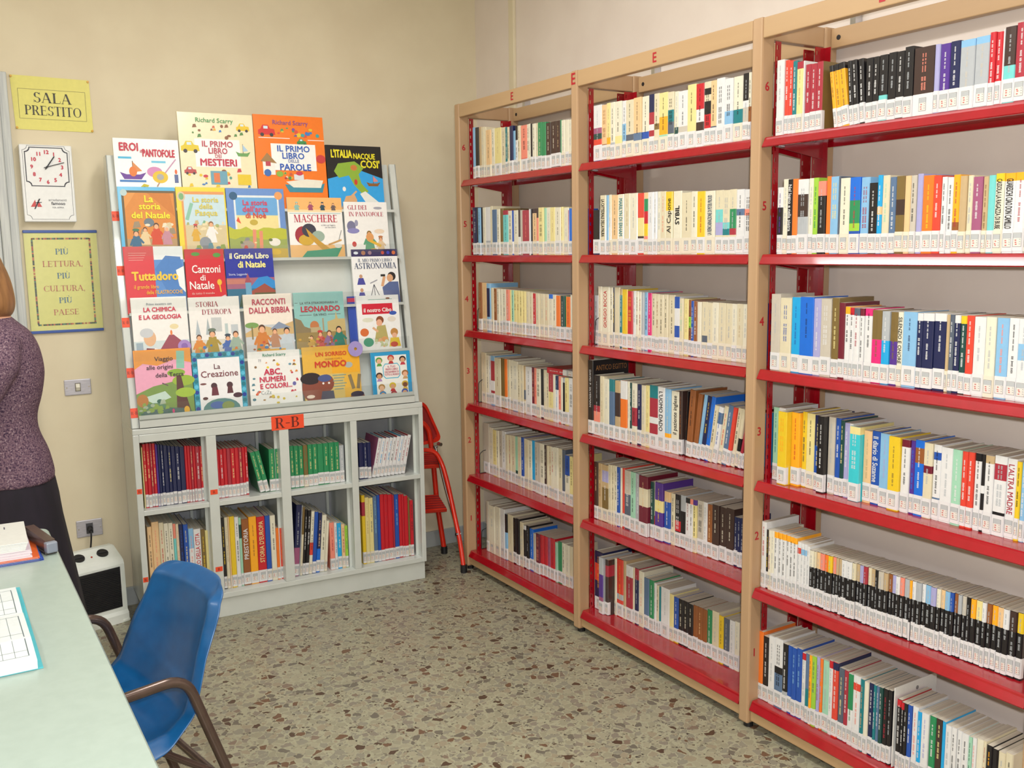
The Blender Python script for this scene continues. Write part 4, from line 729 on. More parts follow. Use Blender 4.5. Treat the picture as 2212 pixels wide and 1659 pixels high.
for bi, (rw, u0_, u1_, zt, bg, lab, ops) in enumerate(BK):
    zb = ROWS[rw]; w_ = u1_-u0_; h_ = (zt-zb)/math.cos(TILT); v = VS(zb)-.014
    o = CO+CX*u0_+CY*v+Vector((0, 0, zb+.0005))
    mw = Matrix.Translation(o) @ Matrix.Rotation(CR, 4, 'Z') @ Matrix.Rotation(-TILT, 4, 'X') @ Matrix.Rotation(R(90), 4, 'X')
    # local: x right, y up the cover, z towards the viewer
    th = .009 if bi % 3 else .013
    if 'mostly hidden' in lab: w_ = .2; 
    back = .0 if 'mostly hidden' not in lab else .016
    mw = mw @ Matrix.Translation((0, 0, -back))
    bk = MB(); bk.box((0, 0, -.0022), (w_, h_, 0), bg, bev=.0009); bk.box((0, 0, -th), (w_, h_, -th+.0022), bg, bev=.0009); bk.box((-.0, 0, -th+.002), (.003, h_, -.002), bg)
    b_ = bk.build('picture_book', M['attr']); b_.matrix_world = mw
    pg = MB(); pg.box((.0032, .003, -th+.0023), (w_-.004, h_-.004, -.0023)); pg.build('page_block', M['pages'], b_)
    mb = MB(); I4 = Matrix.Identity(4)
    art(mb, [q for q in ops if q[0] != 't'], w_, h_, I4)
    if mb.f: mb.build('cover_picture', M['print'], b_)
    mb = MB()
    for q in ops:
        if q[0] == 't':
            _, tx_, cx, cy, sz, mxw, col, font, bold = q
            put_text(mb, tx_, Matrix.Translation((cx*w_, cy*h_, .0026)), sz*h_*(1.0 if font == 'sans' else 1.15), col, mxw*w_, font, bold=bold*.6)
    if mb.f: mb.build('cover_title', M['print'], b_)
    tag(b_, lab, 'book', 'picture books facing out on the display rack')
# the disc stuck on the corner of the golden yellow book
o = CO+CX*.975+CY*(VS(.905)+.004)+Vector((0, 0, 1.135)); mwd = Matrix.Translation(o) @ Matrix.Rotation(CR, 4, 'Z') @ Matrix.Rotation(-TILT, 4, 'X') @ Matrix.Rotation(R(90), 4, 'X')
mb = MB(); ro = [(.035*math.cos(a*math.pi/18), .035*math.sin(a*math.pi/18)) for a in range(36)]; ri = [(x*.2, y*.2) for x, y in ro]
for a in range(36):
    b = (a+1) % 36; mb.face([(*ro[a], .0), (*ro[b], 0), (*ri[b], 0), (*ri[a], 0)], 'a394d0'); mb.face([(*ri[a], -.0012), (*ri[b], -.0012), (*ro[b], -.0012), (*ro[a], -.0012)], 'a394d0'); mb.face([(*ro[a], -.0012), (*ro[b], -.0012), (*ro[b], 0), (*ro[a], 0)], 'c0b8dc')
dsc = mb.build('compact_disc', M['attr']); dsc.matrix_world = mwd; tag(dsc, 'lavender compact disc tucked behind the corner of the golden yellow picture book', 'disc')
# ---------------------------------------------------------------- things on the back wall
WX, WZ = Vector((1, 0, 0)), Vector((0, 0, 1))
def wallf(x, z, d=0): return frame((x, YB-d, z), WX, WZ)
s = empty('wall_sign', (.515, YB, 2.19), 'yellow paper sign reading SALA PRESTITO pinned to the back wall', 'sign')
# slightly crooked sheet
mb = MB(); q = [(-.150, 0, .110), (.146, 0, .108), (.150, 0, -.104), (-.142, 0, -.104)]
mb.face([(x, -.002, z) for x, _, z in q][::-1], 'e0d974'); mb.face([(x, -.0012, z) for x, _, z in q], 'e0d974')
mb.build('paper', M['print'], s)
mb = MB()
f0 = frame((0, -.0024, 0), (1, 0, -.01), (0, 0, 1))
put_text(mb, 'SALA', f0 @ Matrix.Translation((.002, .026, 0)), .058, '38362c', None, 'serif'); put_text(mb, 'PRESTITO', f0 @ Matrix.Translation((.002, -.026, 0)), .054, '38362c', .215, 'serif')
for a, b in (((-.125, .058), (.127, .058)), ((-.125, -.060), (.127, -.060))): mb.box((a[0], -.0026, a[1]-.0008), (b[0], -.0024, a[1]+.0008), '8a8450')
for x in (-.125, .127): mb.box((x-.0008, -.0026, -.06), (x+.0008, -.0024, .058), '8a8450')
mb.build('sign_lettering', M['print'], s)
for x, z in ((-.146, .104), (.142, .102), (.146, -.098), (-.138, -.098)):
    mb = MB(); mb.tube([(x, -.002, z), (x, -.008, z)], [.005, .004], 10, col='d8a020'); mb.build('push_pin', M['attr'], s)
# clock
ck = empty('wall_clock', (.4725, YB, 1.868), 'white rectangular wall clock with red numerals and notched black border', 'clock')
mb = MB(); mb.box((-.098, -.034, -.156), (.098, -.001, .156), 'eceeee', bev=.004); mb.build('case', M['attr'], ck)
def notch(mb, x0, x1, z0, z1, r, wd, y, c, n=6):
    def loop(o):
        P = []
        for cx, cz, a0 in ((x0, z0, 90), (x1, z0, 180), (x1, z1, 270), (x0, z1, 0)):
            for k in range(n+1):
                a = R(a0-90*k/n) if True else 0
                P.append((cx+(r+o)*math.cos(a), cz+(r+o)*math.sin(a)))
        return P
    def order(o):
        P = []
        # corners bite inwards: arcs centred on the corners themselves
        for cx, cz, a0, a1 in ((x0+o, z0+o, 90, 0), (x1-o, z0+o, 180, 90), (x1-o, z1-o, 270, 180), (x0+o, z1-o, 360, 270)):
            for k in range(n+1):
                a = R(a0+(a1-a0)*k/n); P.append((cx+r*math.cos(a), cz+r*math.sin(a)))
        return P
    A, B_ = order(0), order(wd)
    for i in range(len(A)):
        j = (i+1) % len(A); mb.face([(A[i][0], y, A[i][1]), (A[j][0], y, A[j][1]), (B_[j][0], y, B_[j][1]), (B_[i][0], y, B_[i][1])], c)
mb = MB(); notch(mb, -.081, .081, -.012, .146, .018, .0035, -.0346, '2a2c38'); notch(mb, -.088, .088, -.146, .152, .018, .0012, -.0345, '3a3c48')
for i in range(12):
    a = R(90-30*(i+1)); put_text(mb, str(i+1), frame((.058*math.cos(a)*.98, -.0348, .067+.060*math.sin(a)), WX, WZ), .021, 'c8324a', None, bold=.05)
mb.build('dial', M['print'], ck)
for nm, ang, ln, wd in (('hour_hand', 90-30*1.15, .052, .0045), ('minute_hand', 90-6*12.2, .068, .0028)):
    mb = MB(); mb.box((-.012, -.001, -wd/2), (ln, .001, wd/2), '24242c', Matrix.Translation((0, -.038, .067)) @ Matrix.Rotation(-R(ang), 4, 'Y')); mb.build(nm, M['black'], ck)
mb = MB(); mb.tube([(0, -.041, .067), (0, -.034, .067)], .004, 10); mb.build('hand_pivot', M['black'], ck)
mb = MB(); g = lambda x, z: (x, -.0348, z)
mb.face([g(-.072, -.095), g(-.050, -.095), g(-.054, -.066)], 'cc4a4a'); mb.face([g(-.048, -.095), g(-.030, -.095), g(-.044, -.066)], 'cc4a4a')
mb.face([(x, -.0350, z) for x, z in ((-.060, -.104), (-.055, -.104), (-.034, -.062), (-.040, -.062))], '2a2a34'); mb.face([(x, -.0350, z) for x, z in ((-.055, -.080), (-.030, -.078), (-.030, -.075), (-.054, -.077))], '2a2a34')
put_text(mb, 'arredamenti', frame((.030, -.0348, -.066), WX, WZ), .014, '5a5a62', .07); put_text(mb, 'famoso', frame((.032, -.0348, -.080), WX, WZ), .018, '3a3a42', .062, bold=.02)
put_text(mb, 'VIA APPIA', frame((.030, -.0348, -.097), WX, WZ), .010, '5a5a62', .075)
mb.build('shop_logo', M['print'], ck)
# poster
po = empty('framed_poster', (.506, YB, 1.464), 'yellow laminated poster reading PIU LETTURA with blue strips top and bottom', 'poster')
mb = MB(); mb.box((-.140, -.006, -.208), (.140, -.001, .208), 'e6e28c'); mb.build('paper', M['attr'], po)
for z in (.209, -.209):
    mb = MB(); mb.box((-.142, -.010, z-.006), (.142, -.001, z+.006), '2a50a0', bev=.002); mb.build('hanging_strip', M['attr'], po)
mb = MB(); rg = random.Random(4); bc = ['2a4a3a', 'c86a5a', '2c3c50', 'd8c06a', 'a84a4a', '3a7a6a']
def seg(a, b, c): mb.box((a[0], -.0066, a[1]), (b[0], -.0062, b[1]), c)
x = -.112
while x < .112: seg((x, .176), (x+.006, .183), rg.choice(bc)); seg((x, -.183), (x+.006, -.176), rg.choice(bc)); x += .0065
z = -.176
while z < .176: seg((-.114, z), (-.107, z+.006), rg.choice(bc)); seg((.107, z), (.114, z+.006), rg.choice(bc)); z += .0065
for t_, z, c, wd in (('PI\u00d9', .126, '4a7aa0', .062), ('LETTURA,', .075, 'c87868', .165), ('PI\u00d9', .025, '4a7aa0', .062), ('CULTURA,', -.028, 'c87868', .168), ('PI\u00d9', -.078, '4a7aa0', .062), ('PAESE', -.128, 'c87868', .115)):
    put_text(mb, t_, frame((.0, -.0068, z), WX, WZ), .034, c, None, 'serif'); 
mb.build('poster_lettering', M['print'], po)
mb = MB(); mb.box((-.142, -.0085, -.203), (.142, -.0075, .203)); mb.build('clear_sleeve', M['clear'], po)
# light switch, socket, plug and lead
sw = empty('light_switch', (.527, YB, 1.011), 'brushed metal light switch plate on the back wall below the poster', 'switch')
mb = MB(); mb.box((-.053, -.006, -.034), (.053, 0, .034), bev=.003); mb.build('plate', M['plate'], sw)
mb = MB(); mb.box((-.011, -.0075, -.018), (.011, -.0055, .018), '6a6458'); mb.build('rocker_frame', M['attr'], sw)
mb = MB(); mb.prism([(-.0075, -.015), (-.0135, .0), (-.0075, .015)], -.008, .008, 'd8d2c0', None, 'x'); mb.build('rocker', M['attr'], sw)
for x in (-.044, .044):
    mb = MB(); mb.tube([(x, -.0075, 0), (x, -.005, 0)], .003, 8); mb.build('screw', M['chrome'], sw)
so = empty('wall_socket', (.530, YB, .384), 'brushed metal wall socket plate low on the back wall above the heater', 'socket')
mb = MB(); mb.box((-.053, -.006, -.038), (.053, 0, .038), bev=.003); mb.build('plate', M['plate'], so)
mb = MB(); mb.box((-.014, -.009, -.024), (.014, -.006, .024), '4a4a50', bev=.001); mb.build('outlet', M['attr'], so)
for x in (-.044, .044):
    mb = MB(); mb.tube([(x, -.0075, 0), (x, -.005, 0)], .003, 8); mb.build('screw', M['chrome'], so)
pl = empty('power_cord', (.530, YB-.01, .384), 'black plug and power cord hanging from the low wall socket', 'cord')
mb = MB(); mb.tube([(0, 0, 0), (0, -.020, 0), (0, -.036, -.004)], [.012, .012, .009], 10, .006); mb.build('plug', M['black'], pl)
mb = MB(); mb.tube([(0, -.034, -.004), (-.001, -.042, -.02), (-.004, -.036, -.060), (-.010, -.030, -.10), (-.014, -.020, -.19), (-.006, -.022, -.22)], .0035, 8, .02); mb.build('cord', M['black'], pl)
# ---------------------------------------------------------------- fan heater
HR = math.atan2(.045, .153)*.9
ht = empty('fan_heater', (.636, 4.262, 0), 'white portable fan heater with black grille and two knobs below the wall socket', 'heater', HR)
HW = .232
prof = [(-.012, .0), (-.012, .036), (0, .050), (.004, .255), (.012, .272), (.03, .283), (.105, .318), (.13, .318), (.135, .30), (.135, 0)]
mb = MB(); mb.prism([(y, z) for y, z in prof], -HW+.006, -.006, (1, 1, 1), None, 'x'); 
for a, b in ((-HW, -HW+.006), (-.006, 0)): mb.prism([((y-.06)*.95+.06, z*.985+.002) for y, z in prof], a, b, (1, 1, 1), None, 'x')
mb.build('housing', M['white_pl'], ht)
mb = MB(); mb.box((-HW+.022, .0, .066), (-.022, .0035, .245), '141216'); gr = mb.build('grille_backing', M['black'], ht)
for k in range(22):
    mb = MB(); z = .070+k*.0078; mb.box((-HW+.024, -.0035, z), (-.024, .0005, z+.0034)); mb.build('grille_slat', M['black'], ht) if k % 1 == 0 else None
nrm = Vector((0, -.035, .075)).normalized()
for u, lab in ((-.165, 0), (-.065, 1)):
    c0 = Vector((u, .066, .3004)); mb = MB(); mb.tube([c0, c0+nrm*.006], [.024, .023], 20); kn = mb.build('knob', M['black'], ht)
    mb = MB(); mb.tube([c0+nrm*.006+Vector((-.018, 0, 0)), c0+nrm*.006+Vector((.018, 0, 0))], .004, 8); mb.build('knob_grip', M['black'], kn)
mb = MB(); c0 = Vector((-.115, .058, .2965)); mb.tube([c0, c0+nrm*.003], .004, 10, col='b03a2a'); mb.build('indicator_light', M['attr'], ht)
mb = MB(); mb.box((-HW-.004, -.045, 0), (-HW+.03, .12, .014), bev=.004); mb.box((-.03, -.016, 0), (.002, .12, .014), bev=.004); mb.build('foot', M['white_pl'], ht)
# ---------------------------------------------------------------- folding step ladder
ld = empty('step_ladder', (2.1, 4.2, 0), 'folded orange red step ladder wedged between grey cabinet and wooden bookcase', 'ladder')
LT = Matrix.Translation(-Vector((2.1, 4.2, 0)))
def lpart(mb, name, mat, parent=None): mb.v = [tuple(LT @ Vector(p)) for p in mb.v]; return mb.build(name, mat, parent or ld)
OFF = Vector((-.205, .085, 0))
rail = [Vector(p) for p in ((2.205, 4.307, .02), (2.181, 4.33, .273), (2.172, 4.345, .509), (2.158, 4.355, .655), (2.125, 4.36, .70))]
mb = MB(); mb.tube(rail+[rail[-1]+Vector((-.08, .035, .01)), rail[-1]+Vector((-.10, .04, -.01))+Vector((-.03, .01, -.03))]+[p+OFF+Vector((0, -.0, 0)) for p in rail[2::-1]], .0135, 12, .05); lpart(mb, 'front_frame', M['ladder'])
rear = [Vector(p) for p in ((2.147, 3.988, .02), (2.157, 4.04, .143), (2.150, 4.14, .41), (2.142, 4.18, .508), (2.115, 4.20, .575), (2.05, 4.215, .590), (2.0, 4.20, .56), (1.984, 4.13, .02))]
mb = MB(); mb.tube(rear, .0115, 12, .05); lpart(mb, 'rear_frame', M['ladder'])
for p in (rail[0], rail[0]+OFF, rear[0], rear[-1]):
    mb = MB(); mb.tube([p-Vector((0, 0, .02)), p+Vector((0, 0, .018))], .0165, 12); lpart(mb, 'rubber_foot', M['black'])
mb = MB(); mb.tube([(2.150, 4.27, .583), (2.152, 4.17, .38), (2.155, 4.05, .175)], .0065, 10); mb.tube([(2.140, 4.27, .583), (2.160, 4.27, .583)], .0075, 10); mb.tube([(2.14, 4.05, .178), (2.166, 4.05, .178)], .008, 10); lpart(mb, 'strut', M['chrome'])
mb = MB(); mb.tube([(2.182, 4.30, .590), (2.182, 4.27, .590)], .009, 10); lpart(mb, 'rivet', M['chrome'])
# top platform folded up: rounded tray with a rim
def tray(A_, B_, C_, D_, th, name, mat, rim=.012, sub=None):
    """A,B top edge left to right, C,D bottom edge right to left"""
    A_, B_, C_, D_ = map(Vector, (A_, B_, C_, D_)); n = -(B_-A_).cross(D_-A_).normalized()
    mb = MB(); cs = [A_, B_, C_, D_]; rnd = []
    for i in range(4):
        p, a, b = cs[i], cs[i-1], cs[(i+1) % 4]; r = .045; p1 = p+(a-p).normalized()*r; p2 = p+(b-p).normalized()*r
        for k in range(5): t = k/4; rnd.append(p1*(1-t)**2+p*2*t*(1-t)+p2*t*t)
    ctr = sum(rnd, Vector())/len(rnd); inn = [ctr+(q-ctr)*.86 for q in rnd]
    N = len(rnd)
    for i in range(N):
        j = (i+1) % N
        mb.face([rnd[i], rnd[j], rnd[j]+n*th, rnd[i]+n*th], sm=True); mb.face([rnd[i]+n*th, rnd[j]+n*th, inn[j]+n*th, inn[i]+n*th]); mb.face([inn[i]+n*th, inn[j]+n*th, inn[j]+n*th*.35, inn[i]+n*th*.35])
    mb.face(rnd[::-1]); mb.face([q+n*th*.35 for q in inn]); o = lpart(mb, name, mat)
    return o, n, inn
pf, n_, inn = tray((2.0, 4.425, .80), (2.158, 4.42, .80), (2.238, 4.385, .585), (2.0, 4.395, .565), .030, 'top_platform', M['ladder'])
mb = MB(); mb.face([q+n_*.0112 for q in inn]); lpart(mb, 'platform_mat', M['ladder_d'], pf)
for i, (zt, zb_, yt_, yb_, xr) in enumerate(((.305, .250, 4.335, 4.215, 2.178), (.525, .478, 4.345, 4.235, 2.165))):
    mb = MB(); A_ = Vector((1.995, yt_+.05, zt)); B_ = Vector((xr, yt_-.02, zt)); C_ = Vector((xr-.0, yb_-.0, zb_)); D_ = Vector((1.995, yb_+.06, zb_))
    n2 = (B_-A_).cross(D_-A_).normalized(); 
    if n2.z < 0: n2 = -n2
    base_ = [A_, B_, C_, D_]; top_ = [p+n2*.018 for p in base_]
    mb.face(base_); mb.face(top_[::-1])
    for k in range(4): mb.face([base_[k], top_[k], top_[(k+1) % 4], base_[(k+1) % 4]])
    st = lpart(mb, 'step', M['ladder'])
    mb = MB()
    for k in range(6):
        f0_, f1_ = .08+k*.15, .17+k*.15
        p = [A_.lerp(D_, f0_), B_.lerp(C_, f0_), B_.lerp(C_, f1_), A_.lerp(D_, f1_)]; p = [v+n2*.0185 for v in p]; q = [v+n2*.002 for v in p]; mb.face(q)
        for kk in range(4): mb.face([p[kk], q[kk], q[(kk+1) % 4], p[(kk+1) % 4]])
    lpart(mb, 'tread', M['ladder_d'], st)
# ---------------------------------------------------------------- desk
DZ = .76; DX0, DX1, DY0, DY1 = -.54, .256, 1.30, 3.13
dk = empty('desk', ((DX0+DX1)/2, (DY0+DY1)/2, 0), 'pale green laminate desk with rounded corners in the left foreground', 'desk')
dc = Vector(((DX0+DX1)/2, (DY0+DY1)/2, 0))
def rrect(x0, x1, y0, y1, r, n=6):
    P = []
    for cx, cy, a0 in ((x1-r, y1-r, 0), (x0+r, y1-r, 90), (x0+r, y0+r, 180), (x1-r, y0+r, 270)):
        for k in range(n+1): a = R(a0+90*k/n); P.append((cx+r*math.cos(a), cy+r*math.sin(a)))
    return P
hw, hl = (DX1-DX0)/2, (DY1-DY0)/2
L0 = rrect(-hw+.003, hw-.003, -hl+.003, hl-.003, .037); L1 = rrect(-hw, hw, -hl, hl, .04)
mb = MB(); rings = [[(x, y, DZ-.028) for x, y in L0], [(x, y, DZ-.025) for x, y in L1], [(x, y, DZ-.004) for x, y in L1], [(x, y, DZ-.001) for x, y in L0], [(x*.998, y*.999, DZ) for x, y in L0]]
mb.grid(rings, sm=True, closed=True); mb.face([(x, y, z) for x, y, z in rings[-1]]); mb.face([p for p in rings[0]][::-1]); mb.build('desk_top', M['desk'], dk, recalc=True)
for sx in (-1, 1):
    for sy in (-1, 1):
        mb = MB(); x, y = sx*(hw-.09), sy*(hl-.12); mb.box((x-.018, y-.018, 0), (x+.018, y+.018, DZ-.06), bev=.003); mb.build('leg', M['tube'], dk)
mb = MB(); mb.box((-hw+.075, -hl+.11, DZ-.06), (hw-.075, -hl+.14, DZ-.0285)); mb.box((-hw+.075, hl-.14, DZ-.06), (hw-.075, hl-.11, DZ-.0285)); mb.box((-hw+.075, -hl+.11, DZ-.06), (-hw+.105, hl-.11, DZ-.0285)); mb.box((hw-.105, -hl+.11, DZ-.06), (hw-.075, hl-.11, DZ-.0285)); mb.build('apron', M['tube'], dk)
# open register on the desk
rg_ = empty('register_book', (-.02, 2.29, DZ), 'open ruled register with turquoise cover lying on the pale green desk', 'book')
mb = MB(); mb.box((-.16, -.26, .0005), (.158, .285, .003), '4ab8c4'); mb.build('cover', M['attr'], rg_)
def pages_block(y0, y1, zt, name):
    mb = MB(); prof = [(y0, .003), (y0-.004, zt), (y0+(y1-y0)*.4, zt+.003), (y1, zt-.006 if name == 'near' else zt-.002), (y1, .003)]
    if name != 'near': prof = [(y0, .003), (y0, zt-.004), (y0+(y1-y0)*.5, zt+.001), (y1, zt-.001), (y1+.002, .003)]
    mb.prism(prof, -.15, .148, 'e4ecec', None, 'x'); return mb.build('page_block', M['attr'], rg_), prof
p1, pr1 = pages_block(-.262, .050, .022, 'near'); p2, pr2 = pages_block(.052, .262, .013, 'far')
def ruled(par, prof, ya, yb):
    mb = MB()
    def zof(y):
        P = prof[1:4]
        for (a, za), (b, zb2) in zip(P, P[1:]):
            if a <= y <= b: return za+(zb2-za)*(y-a)/(b-a)+.0004
        return P[-1][1]+.0004
    ys = [ya+(yb-ya)*k/6 for k in range(7)]
    for x, wd in ((.136, .0009), (.112, .0004), (.090, .0004), (.066, .0007), (.040, .0004), (.014, .0009), (-.02, .0004), (-.05, .0004), (-.08, .0007), (-.11, .0004)):
        for a, b in zip(ys, ys[1:]): mb.face([(x-wd, a, zof(a)), (x+wd, a, zof(a)), (x+wd, b, zof(b)), (x-wd, b, zof(b))], '5a6a70')
    for y in (ya+.03, ya+(yb-ya)*.5, yb-.002, ya): mb.face([(-.14, y, zof(y)), (.136, y, zof(y)), (.136, y+.0012, zof(y+.0012)), (-.14, y+.0012, zof(y+.0012))], '7a8a90')
    mb.build('ruled_lines', M['print'], par)
ruled(p1, pr1, -.235, .030); ruled(p2, pr2, .075, .24)
# paper stack
def sheet_stack(name, x0, x1, y0, y1, z0, z1, col, mat, label, cat, rz=0, layers=0, group=None):
    cx, cy = (x0+x1)/2, (y0+y1)/2; e = empty(name, (cx, cy, z0), label, cat, rz, group)
    return e, x1-cx, y1-cy, z1-z0
for i, (z0, z1, c, lab, ax) in enumerate(((0, .004, '2c50b4', 'thin blue folder at the very bottom of the stack on the desk', .006), (.0043, .0085, '3a62c0', 'thin blue folder just under the orange folder on the desk', .003), (.0088, .013, 'ec6a2c', 'orange folder between the blue folders and the printed papers', .0))):
    f_ = empty('paper_folder', (.055, 2.895, DZ+z0), lab, 'folder', R(1-i)); mb = MB(); mb.box((-.15, -.115, 0), (.15+ax, .115, .0012), c); mb.box((-.15, -.115, z1-z0-.0012), (.15+ax, .115, z1-z0), c); mb.box((-.15, .113, 0), (.15+ax, .115, z1-z0), c); mb.build('cover', M['attr'], f_)
    mb = MB(); mb.box((-.148, -.112, .0014), (.146, .112, z1-z0-.0014), 'e8e2d8'); mb.build('sheets', M['attr'], f_)
pp = empty('paper_pad', (.045, 2.90, DZ+.0135), 'thick pinkish pad of printed papers under the white booklet on the desk', 'papers', R(-1)); mb = MB()
for k in range(6): mb.box((-.15, -.115+.001*(k % 2), k*.0036), (.143-.002*(k % 3), .115, k*.0036+.0033), ('e8dce4', 'e4d4de')[k % 2])
mb.build('sheets', M['attr'], pp)
bo = empty('white_booklet', (.04, 2.90, DZ+.0355), 'white booklet with a dark red printed emblem on top of the desk stack', 'booklet', R(-2)); mb = MB()
for k in range(5): mb.box((-.15, -.115, k*.004), (.135+.0015*k, .115, k*.004+.0036), 'e6e6e4')
mb.build('sheets', M['attr'], bo)
mb = MB(); mb.box((-.15, -.117, .0202), (.143, .117, .0222), 'e9ebe4', bev=.0008); cv = mb.build('cover', M['attr'], bo)
mb = MB(); mb.face([(.022+.038*math.cos(a*math.pi/12), -.052+.034*math.sin(a*math.pi/12), .0225) for a in range(24)], '9a4a68'); mb.box((-.03, -.055, .0226), (.062, -.050, .0228), 'e9ebe4'); mb.box((.0, .003, .0224), (.08, .0055, .0226), '9a7a88'); mb.box((.09, .05, .0224), (.093, .075, .0226), '5a5a6a'); mb.build('printed_emblem', M['print'], cv)
sp = empty('desk_stapler', (.212, 2.925, DZ), 'long dark brown stapler with grey end beside the paper stack', 'stapler', R(104))
mb = MB(); mb.box((-.10, -.016, 0), (.085, .016, .008), '4a4440', bev=.002); mb.build('base', M['attr'], sp)
mb = MB(); mb.prism([(-.10, .014), (-.095, .040), (.06, .050), (.088, .040), (.088, .022), (-.09, .009)], -.013, .013, '4e3c34', None, 'y'); mb.build('arm', M['attr'], sp)
mb = MB(); mb.box((-.112, -.015, .006), (-.088, .015, .036), '8a92a0', bev=.004); mb.build('nose', M['attr'], sp)
